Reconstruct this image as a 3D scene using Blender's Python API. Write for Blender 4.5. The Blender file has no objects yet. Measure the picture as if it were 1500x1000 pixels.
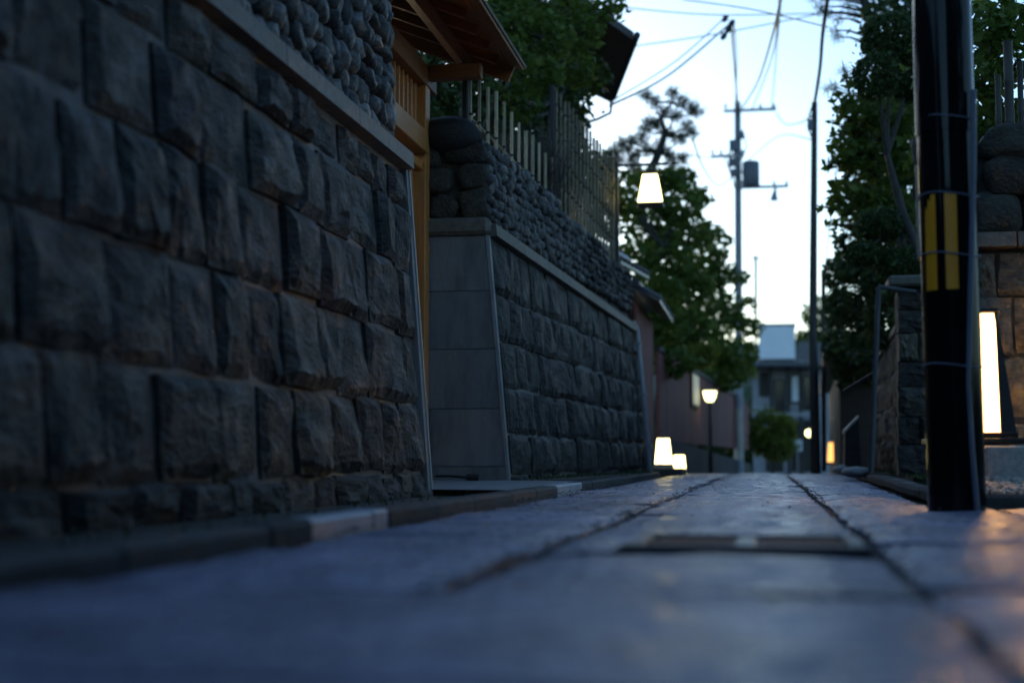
import bpy, bmesh, math, random
import numpy as np
from math import sin, cos, tan, atan, radians, pi, sqrt, asin, atan2
from mathutils import Vector, Matrix, noise

sc = bpy.context.scene
COL = sc.collection
random.seed(7)
RNG = np.random.default_rng(11)

# ------------------------------------------------------------------ camera
FPX = 2083.0                      # 50 mm lens, 1500 px wide frame
CAM_Z = 0.22
PITCH = atan(172 / FPX)
YAW = atan(375 * cos(PITCH) / FPX)
cam = bpy.data.cameras.new('camera')
cam.lens = 50.0; cam.sensor_width = 36.0; cam.clip_start = 0.02; cam.clip_end = 2000
cam.dof.use_dof = True; cam.dof.focus_distance = 9.6; cam.dof.aperture_fstop = 1.25
cam.dof.aperture_blades = 0
camo = bpy.data.objects.new('camera', cam); COL.objects.link(camo)
camo.location = (0, 0, CAM_Z); camo.rotation_euler = (pi / 2 + PITCH, 0, YAW)
sc.camera = camo

# ------------------------------------------------------------------ sky, sun, exposure
world = bpy.data.worlds.new('World'); sc.world = world; world.use_nodes = True
wn = world.node_tree
sky = wn.nodes.new('ShaderNodeTexSky'); sky.sky_type = 'NISHITA'; sky.sun_disc = False
SUN_EL, SUN_ROT = radians(7), radians(-25)
sky.sun_elevation = SUN_EL; sky.sun_rotation = SUN_ROT
sky.ozone_density = 3.1; sky.air_density = 1.0; sky.dust_density = 0.6
bg = wn.nodes['Background']; bg.inputs['Strength'].default_value = 0.10
wn.links.new(sky.outputs[0], bg.inputs[0])
sun = bpy.data.lights.new('sun', 'SUN'); sun.energy = 0.02; sun.angle = radians(12); sun.color = (1, .9, .8)
suno = bpy.data.objects.new('sun', sun); COL.objects.link(suno)
suno.rotation_euler = Vector((-sin(SUN_ROT) * cos(SUN_EL), -cos(SUN_ROT) * cos(SUN_EL), -sin(SUN_EL))).to_track_quat('-Z', 'Y').to_euler()
vs = sc.view_settings
vs.view_transform = 'Standard'; vs.look = 'None'; vs.gamma = 1; vs.exposure = 2.05; vs.use_curve_mapping = False
sc.render.engine = 'CYCLES'
sc.cycles.use_denoising = True
sc.cycles.max_bounces = 6; sc.cycles.transparent_max_bounces = 8
sc.cycles.sample_clamp_indirect = 3.0

# ------------------------------------------------------------------ helpers: layout
def ray(px, py):
    u = (px - 750) / FPX; v = (500 - py) / FPX
    y1 = cos(PITCH) - v * sin(PITCH); z = sin(PITCH) + v * cos(PITCH)
    return Vector((u * cos(YAW) - y1 * sin(YAW), u * sin(YAW) + y1 * cos(YAW), z))
def P(px, py, Y):                 # survey helper: a bearing read from the photo at a distance down the lane
    r = ray(px, py); return Vector((0, 0, CAM_Z)) + r * (Y / r.y)

def road_z(y):
    if y < 20: return 0.0
    if y < 30: return -0.0015 * (y - 20) ** 2
    return -0.15 - 0.03 * (y - 30)

# ------------------------------------------------------------------ helpers: meshes
WM = {}
def link(o, parent, M):
    COL.objects.link(o)
    if parent is not None:
        o.parent = parent; o.matrix_basis = WM[parent].inverted() @ M
    else:
        o.matrix_basis = M
    WM[o] = M.copy()
    return o
def tag(o, label=None, cat=None, group=None, kind=None):
    if label: o['label'] = label
    if cat: o['category'] = cat
    if group: o['group'] = group
    if kind: o['kind'] = kind
    return o
def thing(name, loc, label, cat, group=None):
    o = bpy.data.objects.new(name, None); o.empty_display_size = .1
    link(o, None, Matrix.Translation(loc)); return tag(o, label, cat, group)
def mkmesh(name, V, F, mat, smooth=False, fix=False):
    me = bpy.data.meshes.new(name)
    me.from_pydata([tuple(v) for v in V], [], F)
    if fix:
        bm = bmesh.new(); bm.from_mesh(me); bmesh.ops.recalc_face_normals(bm, faces=bm.faces); bm.to_mesh(me); bm.free()
    if mat: me.materials.append(mat)
    if smooth:
        me.shade_smooth()
    me.update()
    return me
def put(name, V, F, mat, parent=None, smooth=False, fix=True):
    V = np.array([tuple(v) for v in V], float); c = (V.min(0) + V.max(0)) / 2
    me = mkmesh(name, V - c, F, mat, smooth, fix)
    return link(bpy.data.objects.new(name, me), parent, Matrix.Translation(Vector(c)))
def inst(name, me, parent, M):
    return link(bpy.data.objects.new(name, me), parent, M)

class MB:
    def __init__(s): s.V = []; s.F = []
    def add(s, V, F):
        k = len(s.V); s.V += [tuple(v) for v in V]; s.F += [tuple(i + k for i in f) for f in F]; return s
    def box(s, c, size, b=0.004, rot=None): return s.add(*box(c, size, b, rot))
    def tube(s, pts, r, n=10, caps=True): return s.add(*tube(pts, r, n, caps))
    def prism(s, poly, vec): return s.add(*prism(poly, vec))
    def put(s, name, mat, parent=None, smooth=False): return put(name, s.V, s.F, mat, parent, smooth)

def box(c, size, b=0.004, rot=None):
    h = [x / 2 for x in size]; b = min(b, min(h) * .6)
    V = []; idx = {}
    for sx in (-1, 1):
        for sy in (-1, 1):
            for sz in (-1, 1):
                for a in range(3):
                    p = [sx * (h[0] - (0 if a == 0 else b)), sy * (h[1] - (0 if a == 1 else b)), sz * (h[2] - (0 if a == 2 else b))]
                    idx[(sx, sy, sz, a)] = len(V); V.append(Vector(p))
    F = []
    for a in range(3):
        o1, o2 = [(1, 2), (0, 2), (0, 1)][a]
        for s in (-1, 1):
            q = []
            for (i, j) in ((-1, -1), (1, -1), (1, 1), (-1, 1)):
                k = [0, 0, 0]; k[a] = s; k[o1] = i; k[o2] = j; q.append(idx[(*k, a)])
            F.append(tuple(q))
    for a in range(3):
        o1, o2 = [(1, 2), (0, 2), (0, 1)][a]
        for i in (-1, 1):
            for j in (-1, 1):
                k0 = [0, 0, 0]; k0[a] = -1; k0[o1] = i; k0[o2] = j
                k1 = list(k0); k1[a] = 1
                F.append((idx[(*k0, o1)], idx[(*k1, o1)], idx[(*k1, o2)], idx[(*k0, o2)]))
    for sx in (-1, 1):
        for sy in (-1, 1):
            for sz in (-1, 1):
                F.append(tuple(idx[(sx, sy, sz, a)] for a in range(3)))
    if rot is not None: V = [rot @ v for v in V]
    c = Vector(c)
    return [v + c for v in V], F

def tube(pts, r, n=10, caps=True):
    pts = [Vector(p) for p in pts]; m = len(pts)
    rr = r if hasattr(r, '__len__') else [r] * m
    V = []; F = []; prev = None
    for i, p in enumerate(pts):
        t = (pts[min(i + 1, m - 1)] - pts[max(i - 1, 0)]).normalized()
        if prev is None:
            a = Vector((1, 0, 0)) if abs(t.x) < .8 else Vector((0, 1, 0))
            u = t.cross(a).normalized()
        else:
            u = (prev - t * prev.dot(t)).normalized()
        prev = u; w = t.cross(u)
        for k in range(n):
            an = 2 * pi * k / n; V.append(p + (u * cos(an) + w * sin(an)) * rr[i])
    for i in range(m - 1):
        for k in range(n):
            F.append((i * n + k, i * n + (k + 1) % n, (i + 1) * n + (k + 1) % n, (i + 1) * n + k))
    if caps:
        k = len(V); V += V[:n] + V[(m - 1) * n:m * n]     # caps have their own vertices so the side shades straight
        F.append(tuple(range(k, k + n))); F.append(tuple(range(k + n, k + 2 * n)))
    return V, F
def prism(poly, vec):
    vec = Vector(vec); n = len(poly); V = [Vector(p) for p in poly] + [Vector(p) + vec for p in poly]
    F = [tuple(range(n)), tuple(range(n, 2 * n))] + [(i, (i + 1) % n, n + (i + 1) % n, n + i) for i in range(n)]
    return V, F
def frustum(c, b, t, h):          # four-sided tapered block, base centre c, base/top sizes b,t
    x, y, z = c
    V = [(x + sx * b[0] / 2, y + sy * b[1] / 2, z) for sx, sy in ((-1, -1), (1, -1), (1, 1), (-1, 1))] + \
        [(x + sx * t[0] / 2, y + sy * t[1] / 2, z + h) for sx, sy in ((-1, -1), (1, -1), (1, 1), (-1, 1))]
    return V, [(0, 1, 2, 3), (4, 5, 6, 7)] + [(i, (i + 1) % 4, 4 + (i + 1) % 4, 4 + i) for i in range(4)]

# ------------------------------------------------------------------ materials
def new_mat(name):
    m = bpy.data.materials.new(name); m.use_nodes = True
    return m, m.node_tree, m.node_tree.nodes['Principled BSDF']
def mat(name, c1, c2=None, scale=4.0, rough=.6, rough2=None, bump=.0, bscale=None, rnd=0.0, metal=0.0, spec=.5, detail=6.0, c3=None, stretch=None, hue=None, rscale=None):
    """noise-mottled surface; rnd = brightness change from object to object"""
    m, nt, b = new_mat(name); N, L = nt.nodes, nt.links
    b.inputs['Roughness'].default_value = rough; b.inputs['Metallic'].default_value = metal
    b.inputs['Specular IOR Level'].default_value = spec
    tc = N.new('ShaderNodeTexCoord'); vec = tc.outputs['Object']
    oi = N.new('ShaderNodeObjectInfo')
    off = N.new('ShaderNodeVectorMath'); off.operation = 'MULTIPLY_ADD'
    cb = N.new('ShaderNodeCombineXYZ')
    for i in range(3): L.new(oi.outputs['Random'], cb.inputs[i])
    off.inputs[1].default_value = (37, 19, 53); L.new(cb.outputs[0], off.inputs[0]); L.new(vec, off.inputs[2]); vec = off.outputs[0]
    if stretch:
        mp = N.new('ShaderNodeMapping'); mp.inputs['Scale'].default_value = stretch; L.new(vec, mp.inputs[0]); vec = mp.outputs[0]
    n1 = N.new('ShaderNodeTexNoise'); n1.inputs['Scale'].default_value = scale; n1.inputs['Detail'].default_value = detail; n1.inputs['Roughness'].default_value = .6
    L.new(vec, n1.inputs['Vector'])
    cr = N.new('ShaderNodeValToRGB'); e = cr.color_ramp.elements
    e[0].position = .32; e[1].position = .68
    e[0].color = (*c1, 1); e[1].color = (*(c2 or c1), 1)
    if c3: k = cr.color_ramp.elements.new(.5); k.color = (*c3, 1)
    L.new(n1.outputs['Fac'], cr.inputs[0]); out = cr.outputs[0]
    if rnd or hue:
        hs = N.new('ShaderNodeHueSaturation'); L.new(out, hs.inputs['Color'])
        mr = N.new('ShaderNodeMapRange'); mr.inputs['To Min'].default_value = 1 - rnd; mr.inputs['To Max'].default_value = 1 + rnd
        L.new(oi.outputs['Random'], mr.inputs[0]); L.new(mr.outputs[0], hs.inputs['Value'])
        if hue:
            ws = N.new('ShaderNodeTexWhiteNoise'); ws.noise_dimensions = '1D'; L.new(oi.outputs['Random'], ws.inputs['W'])
            mh = N.new('ShaderNodeMapRange'); mh.inputs['To Min'].default_value = .5 - hue; mh.inputs['To Max'].default_value = .5 + hue
            L.new(ws.outputs['Value'], mh.inputs[0]); L.new(mh.outputs[0], hs.inputs['Hue'])
        out = hs.outputs[0]
    L.new(out, b.inputs['Base Color'])
    if rough2 is not None:
        n3 = N.new('ShaderNodeTexNoise'); n3.inputs['Scale'].default_value = rscale or scale * .7; n3.inputs['Detail'].default_value = 4; L.new(vec, n3.inputs['Vector'])
        m3 = N.new('ShaderNodeMapRange'); m3.inputs['From Min'].default_value = .35; m3.inputs['From Max'].default_value = .65
        m3.inputs['To Min'].default_value = rough; m3.inputs['To Max'].default_value = rough2
        L.new(n3.outputs['Fac'], m3.inputs[0]); L.new(m3.outputs[0], b.inputs['Roughness'])
    if bump:
        n2 = N.new('ShaderNodeTexNoise'); n2.inputs['Scale'].default_value = bscale or scale * 4; n2.inputs['Detail'].default_value = 8
        L.new(vec, n2.inputs['Vector'])
        bp = N.new('ShaderNodeBump'); bp.inputs['Strength'].default_value = 1; bp.inputs['Distance'].default_value = bump
        L.new(n2.outputs['Fac'], bp.inputs['Height']); L.new(bp.outputs[0], b.inputs['Normal'])
    return m
def leaf_mat(name, c1, c2, trans=.25):
    m, nt, b = new_mat(name); N, L = nt.nodes, nt.links
    g = N.new('ShaderNodeNewGeometry'); cr = N.new('ShaderNodeValToRGB'); e = cr.color_ramp.elements
    e[0].color = (*c1, 1); e[1].color = (*c2, 1); L.new(g.outputs['Random Per Island'], cr.inputs[0])
    L.new(cr.outputs[0], b.inputs['Base Color']); b.inputs['Roughness'].default_value = .55; b.inputs['Specular IOR Level'].default_value = .3
    t = N.new('ShaderNodeBsdfTranslucent'); L.new(cr.outputs[0], t.inputs[0])
    mx = N.new('ShaderNodeMixShader'); mx.inputs[0].default_value = trans
    L.new(b.outputs[0], mx.inputs[1]); L.new(t.outputs[0], mx.inputs[2])
    L.new(mx.outputs[0], N['Material Output'].inputs[0]); return m
def emit_mat(name, col, s):
    m, nt, b = new_mat(name)
    b.inputs['Base Color'].default_value = (.7, .68, .6, 1); b.inputs['Roughness'].default_value = .6
    b.inputs['Emission Color'].default_value = (*col, 1); b.inputs['Emission Strength'].default_value = s
    return m

M = {}
M['rock'] = mat('quarry_stone', (.009, .0085, .008), (.050, .042, .034), 4.5, .6, .85, bump=.018, bscale=16, rnd=.55, hue=.04, c3=(.030, .025, .0195))
M['mortar'] = mat('mortar', (.10, .09, .08), (.20, .18, .165), 6, .8, bump=.006, bscale=30)
M['cobble'] = mat('river_cobble', (.030, .027, .023), (.15, .140, .128), 6, .45, .8, bump=.006, bscale=30, rnd=.8, hue=.06, c3=(.075, .068, .06))
M['cobble_big'] = mat('field_stone', (.024, .020, .014), (.060, .052, .035), 5, .8, bump=.02, bscale=14, rnd=.4)
M['black_stone'] = mat('black_stone', (.006, .006, .007), (.015, .015, .016), 5, .7, bump=.006, bscale=18)
M['dark_mortar'] = mat('dark_mortar', (.03, .028, .026), (.05, .047, .044), 8, .85, bump=.008, bscale=20)
M['coping'] = mat('granite_coping', (.085, .073, .057), (.15, .13, .10), 18, .65, bump=.003, bscale=60, rnd=.15)
M['conc'] = mat('fair_concrete', (.095, .093, .090), (.185, .185, .18), 2.6, .7, bump=.003, bscale=45, rnd=.08, stretch=(3, 3, .7), c3=(.15, .15, .147))
M['trim'] = mat('pale_trim', (.20, .20, .20), (.27, .27, .26), 6, .6)
M['slab'] = mat('paving_granite', (.10, .088, .130), (.32, .285, .395), 3.4, .18, .55, bump=.018, bscale=38, rnd=.25, c3=(.20, .180, .256), rscale=11)
M['joint'] = mat('joint_soil', (.012, .011, .010), (.03, .027, .024), 9, .9, bump=.01, bscale=30)
M['kerb'] = mat('kerb_stone', (.022, .021, .021), (.05, .048, .047), 6, .85, bump=.004, bscale=30, rnd=.25)
M['kerb_pale'] = mat('kerb_pale', (.28, .28, .31), (.42, .42, .46), 4, .55, bump=.002, bscale=40)
M['verge'] = mat('verge_soil', (.015, .014, .011), (.035, .033, .027), 5, .8, bump=.012, bscale=18)
M['apron'] = mat('entrance_paving', (.16, .16, .17), (.24, .24, .25), 3, .5, bump=.003, bscale=40)
M['earth'] = mat('earth', (.03, .028, .022), (.06, .055, .045), .6, .9)
M['far_road'] = mat('far_paving', (.07, .07, .075), (.14, .14, .15), 1.2, .45, bump=.004, bscale=20)
M['cedar'] = mat('cedar', (.38, .135, .028), (.52, .21, .05), 3, .5, stretch=(14, 14, .6), bump=.001, bscale=20, rnd=.12)
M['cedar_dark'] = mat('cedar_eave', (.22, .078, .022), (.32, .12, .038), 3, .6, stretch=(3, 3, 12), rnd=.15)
M['copper'] = mat('roof_copper', (.03, .022, .02), (.045, .036, .03), 5, .55, metal=.2)
M['gutter'] = mat('gutter_metal', (.25, .25, .26), (.35, .35, .36), 5, .22, metal=.9)
M['bamboo'] = mat('dry_bamboo', (.25, .195, .10), (.38, .30, .17), 4, .45, rnd=.3, stretch=(3, 3, .5))
M['old_bamboo'] = mat('old_bamboo', (.025, .021, .016), (.055, .047, .035), 4, .6, rnd=.3, stretch=(3, 3, .5))
M['rope'] = mat('black_rope', (.012, .011, .010), (.02, .02, .02), 20, .8)
M['dark_post'] = mat('charred_post', (.015, .013, .012), (.03, .026, .022), 8, .7)
M['steel'] = mat('grey_pipe', (.20, .21, .23), (.27, .28, .30), 6, .45, metal=.2)
M['black_paint'] = mat('black_sleeve', (.004, .004, .005), (.008, .008, .009), 3, .06, .11, spec=.2, bump=.001, bscale=6)
M['black_frame'] = mat('black_frame', (.008, .007, .007), (.014, .013, .012), 6, .4)
M['yellow'] = mat('yellow_band', (.85, .30, .008), (.90, .36, .012), 8, .45)
M['cable'] = mat('cable_jacket', (.02, .022, .025), (.03, .032, .035), 5, .5)
M['conduit'] = mat('conduit_grey', (.13, .14, .18), (.17, .18, .22), 5, .4)
M['pole_conc'] = mat('pole_concrete', (.20, .21, .23), (.27, .28, .30), 3, .8)
M['pole_wood'] = mat('pole_wood', (.018, .015, .013), (.035, .03, .026), 5, .7)
M['can'] = mat('transformer_grey', (.10, .11, .13), (.14, .15, .17), 4, .5)
M['porcelain'] = mat('porcelain', (.5, .5, .5), (.6, .6, .6), 4, .3)
M['tile'] = mat('roof_tile', (.045, .05, .06), (.08, .085, .10), 8, .4, rnd=.2)
M['dark_wood'] = mat('dark_wood', (.018, .014, .011), (.035, .027, .022), 4, .7, stretch=(1, 1, 6))
M['red_wood'] = mat('red_board', (.12, .030, .026), (.19, .055, .045), 3, .8, stretch=(1, 1, 8), rnd=.2)
M['white_wall'] = mat('white_plaster', (.74, .75, .78), (.82, .83, .85), 1.5, .8)
M['plaster'] = mat('grey_plaster', (.22, .22, .24), (.32, .32, .34), 2, .8)
M['glass'] = mat('dark_glass', (.02, .022, .028), (.03, .032, .04), 2, .1)
M['bark'] = mat('bark', (.022, .018, .014), (.05, .042, .034), 9, .85, bump=.01, bscale=20)
M['gravel'] = mat('gravel', (.34, .30, .25), (.50, .46, .40), 30, .6, bump=.01, bscale=60)
M['block'] = mat('granite_block', (.26, .25, .24), (.40, .39, .37), 40, .7, bump=.002, bscale=80)
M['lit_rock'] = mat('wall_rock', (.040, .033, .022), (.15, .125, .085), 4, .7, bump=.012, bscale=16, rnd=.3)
M['iron'] = mat('cast_iron', (.02, .02, .022), (.045, .045, .048), 10, .38, .5, metal=.4, bump=.002, bscale=60)
M['rust'] = mat('rusty_plate', (.30, .115, .06), (.42, .18, .10), 10, .7, bump=.003, bscale=50)
M['board'] = mat('plain_board', (.30, .26, .22), (.38, .34, .29), 5, .5)
M['sign'] = mat('sign_white', (.6, .6, .62), (.7, .7, .72), 3, .5)
M['leaf_mid'] = leaf_mat('leaf_mid', (.055, .092, .012), (.115, .165, .030), .48)
M['leaf_dark'] = leaf_mat('leaf_dark', (.022, .042, .012), (.060, .095, .026), .32)
M['leaf_yellow'] = leaf_mat('leaf_yellow', (.085, .11, .012), (.17, .19, .03), .5)
M['leaf_pine'] = leaf_mat('pine_needles', (.012, .026, .014), (.035, .06, .032), .1)
M['twig'] = leaf_mat('dry_twigs', (.035, .028, .022), (.085, .07, .056), .1)
M['grass'] = leaf_mat('grass_blade', (.02, .045, .012), (.06, .10, .03), .25)

# ------------------------------------------------------------------ rock and cobble meshes
def rock_face(seed, mat_, n=7, rough=1.0):
    """split-faced block: unit in x (along) and z (up), metres in y (out is +y)"""
    r = random.Random(seed); V = []; F = []
    planes = []
    for k in range(5):
        a = r.uniform(0, 2 * pi); s = r.uniform(.05, .28) * rough
        planes.append((r.uniform(.035, .07) , cos(a) * s, sin(a) * s))
    off = Vector((seed * 7.3, seed * 3.1, seed * 1.7))
    def outl(x, z):
        d = noise.noise_vector(Vector((x * 1.6, z * 1.6, 0)) + off) * .05
        return x + d.x, z + d.y
    for j in range(n + 1):
        for i in range(n + 1):
            x = -.5 + i / n; z = -.5 + j / n
            e = min(.5 - abs(x), .5 - abs(z))
            y = min(p[0] + p[1] * x * .5 + p[2] * z * .5 for p in planes)
            y += noise.fractal(Vector((x * 3.2, z * 3.2, .5)) + off, 1.0, 2.0, 4) * .022 * rough
            y = max(y, .012)
            y *= min(1, .25 + e / .10) if e < .10 else 1
            X, Z = outl(x, z)
            if 0 < i < n and 0 < j < n:
                X += r.uniform(-.3, .3) / n; Z += r.uniform(-.3, .3) / n
            V.append((X, y, Z))
    for j in range(n):
        for i in range(n):
            a = j * (n + 1) + i; F.append((a, a + 1, a + n + 2, a + n + 1))
    ring = [i for i in range(n + 1)] + [j * (n + 1) + n for j in range(1, n + 1)] + [n * (n + 1) + i for i in range(n - 1, -1, -1)] + [j * (n + 1) for j in range(n - 1, 0, -1)]
    k = len(V); V += [(V[i][0], -.12, V[i][2]) for i in ring]
    m = len(ring)
    for t in range(m): F.append((ring[t], ring[(t + 1) % m], k + (t + 1) % m, k + t))
    F.append(tuple(range(k, k + m)))
    return mkmesh('block_stone', V, F, mat_, fix=True)
def cobble_mesh(seed, mat_, sub=2, amp=.28, name='cobble', square=1.0):
    bm = bmesh.new(); bmesh.ops.create_icosphere(bm, subdivisions=sub, radius=.5)
    off = Vector((seed * 5.1, seed * 2.7, 3.3))
    for v in bm.verts:
        d = v.co.normalized()
        if square != 1: v.co = Vector([.43 * math.copysign(abs(c_) ** square, c_) for c_ in d])
        v.co *= 1 + amp * noise.noise(d * 1.3 + off) + .06 * noise.noise(d * 4 + off)
    me = bpy.data.meshes.new(name); bm.to_mesh(me); bm.free(); me.materials.append(mat_); me.shade_smooth(); return me

ROCKS = [rock_face(s, M['rock'], 8, .5) for s in range(1, 19)]
COBS = [cobble_mesh(s, M['cobble'], 2, .24 + .03 * (s % 6), 'cobble', (1, .8, .66)[s % 3]) for s in range(1, 16)]
BIGCOBS = [cobble_mesh(40 + s, M['cobble_big'], 3, .30, 'field_stone', .62) for s in range(6)]

# ------------------------------------------------------------------ THE SETTING: ground, road, kerbs
def strip(name, xs, ys, dz, m, kind='structure'):
    V = []; F = []
    for y in ys:
        for x in xs: V.append((x, y, road_z(y) + dz))
    n = len(xs)
    for j in range(len(ys) - 1):
        for i in range(n - 1):
            a = j * n + i; F.append((a, a + 1, a + n + 1, a + n))
    me = mkmesh(name, V, F, m); o = link(bpy.data.objects.new(name, me), None, Matrix.Identity(4)); o['kind'] = kind; return o
ground = strip('ground', [-900, -60, -6, -3, 0, 3, 6, 60, 900], [-300, -20, 0, 10, 20, 22, 24, 26, 28, 30, 60, 120, 300, 1200], -.06, M['earth'])
road = strip('road', [-1.6, 0, 1.6, 3.2], [-12, 0, 10, 20, 21, 22, 23, 24, 25, 26, 28, 30, 50, 90], -.028, M['joint'])
far_road = strip('far_road', [-1.6, 0, 1.7], [27.1, 28, 29, 30, 50, 90], -.004, M['far_road'])

def paving_slab(x0, x1, y0, y1, r):
    g = .014 + r.random() * .010; gx = .014 + r.random() * .012
    nx = max(3, int((x1 - x0) / .12)); ny = max(3, int((y1 - y0) / .14))
    tilt = (r.uniform(-.006, .006), r.uniform(-.005, .005)); dz = r.uniform(-.005, .004)
    V = []; F = []; off = Vector((x0 * 3, y0 * 3, 9))
    xc, yc = (x0 + x1) / 2, (y0 + y1) / 2
    for j in range(ny + 1):
        for i in range(nx + 1):
            x = x0 + gx + (x1 - x0 - 2 * gx) * i / nx; y = y0 + g + (y1 - y0 - 2 * g) * j / ny
            edge = i in (0, nx) or j in (0, ny)
            z = dz + tilt[0] * (x - xc) * 2 + tilt[1] * (y - yc) + noise.noise(Vector((x * 2.6, y * 2.6, 1))) * .007 + noise.noise(Vector((x * 9, y * 9, 4))) * .005
            if edge:
                d = noise.noise_vector(Vector((x * 7, y * 7, 2))) * .024
                x += d.x; y += d.y * .6; z -= .012
            V.append((x, y, z + road_z(y)))
    n = nx + 1
    for j in range(ny):
        for i in range(nx):
            a = j * n + i; F.append((a, a + 1, a + n + 1, a + n))
    ring = [i for i in range(n)] + [j * n + nx for j in range(1, ny + 1)] + [ny * n + i for i in range(nx - 1, -1, -1)] + [j * n for j in range(ny - 1, 0, -1)]
    k = len(V); V += [(V[i][0], V[i][1], V[i][2] - .05) for i in ring]; m = len(ring)
    for t in range(m): F.append((ring[t], ring[(t + 1) % m], k + (t + 1) % m, k + t))
    put('paving_slab', V, F, M['slab'], road, smooth=False)
rs = random.Random(5)
COVER = (-.36, .24, 3.50, 4.06)
for (x0, x1, lo, hi) in ((-1.30, -.56, .75, 1.25), (-.56, .27, .7, 1.1), (.27, 1.02, .8, 1.4), (1.02, 1.75, .8, 1.3)):
    y = 2.45 + (.35 if x0 == .27 else 0) + (.5 if x0 > 1 else 0)
    while y < 27:
        L = rs.uniform(lo, hi)
        if x0 == -.56 and y < COVER[2] < y + L + .25: L = COVER[2] - y
        if x0 == -.56 and abs(y - COVER[2]) < .01:
            L = COVER[3] - y
            paving_slab(x0, COVER[0], y, y + L, rs); y += L; continue
        if x0 > 1 and y > 6.1: break
        if x0 == .27 and y > 6.9: x1 = .80 + .024 * (y - 7.6)
        paving_slab(x0, x1, y, y + L, rs); y += L
for (x0, x1, y0, y1) in ((-1.30, .27, 1.42, 2.45), (.27, 1.75, 1.60, 2.80), (-1.30, -.1, .3, 1.42), (-.1, 1.75, .3, 1.42), (-1.3, .3, -1.2, .3), (.3, 1.75, -1.2, .3), (.27, 1.75, 1.42, 1.60), (1.02, 1.75, 2.80, 2.95)):
    paving_slab(x0, x1, y0, y1, rs)
# square iron access cover let into the middle strip of slabs
cv = thing('manhole_cover', (-.06, 3.78, 0), 'square iron cover with rusty inset plates set in the middle strip of paving', 'manhole cover')
fm = MB()
for (c, s) in (((-.06, 3.53, -.004), (.60, .05, .03)), ((-.06, 4.03, -.004), (.60, .05, .03)), ((-.335, 3.78, -.004), (.05, .448, .03)), ((.215, 3.78, -.004), (.05, .448, .03)), ((-.06, 3.78, -.006), (.06, .448, .026))):
    fm.box(c, s, .006)
fm.put('cover_frame', M['iron'], cv)
for cx in (-.20, .08):
    pl = put('inset_plate', *box((cx, 3.78, -.010), (.216, .444, .02), .003), M['rust'], cv)
    for k in range(5): put('rib', *box((cx, 3.62 + .08 * k, .003), (.19, .025, .008), .003), M['rust'], pl)

kerb = bpy.data.objects.new('kerb', None); link(kerb, None, Matrix.Translation((-1.4, 8, 0))); kerb['kind'] = 'structure'
rk = random.Random(3)
y = -.6
marks = [(3.98, 4.66, 'pale'), (4.66, 4.86, 'end'), (9.1, 9.75, 'pale'), (9.76, 10.4, 'pale')]
segs = []
while y < 18.6:
    L = rk.uniform(.7, 1.0)
    nxt = next((m_ for m_ in marks if m_[0] >= y - .02), None)
    if nxt and abs(nxt[0] - y) < .02: segs.append((nxt[0], nxt[1], nxt[2])); y = nxt[1]; continue
    if nxt and y + L > nxt[0] - .3: L = nxt[0] - y
    segs.append((y, y + L, '')); y += L
for (a, b, kind) in segs:
    xx = -1.305 - .008 * ((a + b) / 2 - 4)
    hz = .048 if kind != 'end' else .044
    o = put('kerb_stone', *box((xx - .0525 + rk.uniform(-.006, .006), (a + b) / 2, hz / 2 - .02 + rk.uniform(-.004, .004)), (.115, b - a - .012, hz + .04), .016 if not kind else .01), M['kerb_pale'] if kind else M['kerb'], kerb)
    if kind == 'pale': o['label'] = 'pale new kerb stone'

verge = strip('verge', [-2.9, -2.2, -1.44], [-4, 0, 4, 8.2], .004, M['verge'])
V = [(-3.6, 8.2, .05), (-1.46, 8.2, .04), (-1.48, 11.4, .045), (-3.6, 11.4, .055)]
apron = put('entrance_apron', V, [(0, 1, 2, 3)], M['apron']); apron['kind'] = 'structure'
V = [(-2.2, 11.4, .05), (-1.51, 11.4, .05), (-1.56, 19, .05), (-2.2, 19, .05)]
verge2 = put('verge', V, [(0, 1, 2, 3)], M['verge']); verge2['kind'] = 'structure'
def blades(name, pts, h, m, w=.006):
    V = []; F = []
    for (x, y, z) in pts:
        a = random.uniform(0, 2 * pi); hh = h * random.uniform(.5, 1.2); l = Vector((random.uniform(-.5, .5), random.uniform(-.5, .5), 1)) * hh
        d = Vector((cos(a), sin(a), 0)) * w; p = Vector((x, y, z)); k = len(V)
        V += [p - d, p + d, p + l * .6 + d * .6, p + l]; F.append((k, k + 1, k + 2, k + 3))
    me = mkmesh(name, V, F, m); o = link(bpy.data.objects.new(name, me), None, Matrix.Identity(4)); o['kind'] = 'stuff'; return o
pts = []
for _ in range(110):
    yy = random.uniform(1, 8.1); pts.append((-1.60 - abs(random.gauss(0, .14)), yy, .002))
for _ in range(300):
    yy = random.uniform(11.6, 18.5); pts.append((-2.02 + .066 * (yy - 11.4) + random.uniform(0, .12), yy, .05))
for _ in range(500):
    yy = random.uniform(9, 22); pts.append((1.12 + .02 * (yy - 8) + random.uniform(0, .25), yy, .06))
blades('verge_grass', pts, .04, M['grass'])

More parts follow.
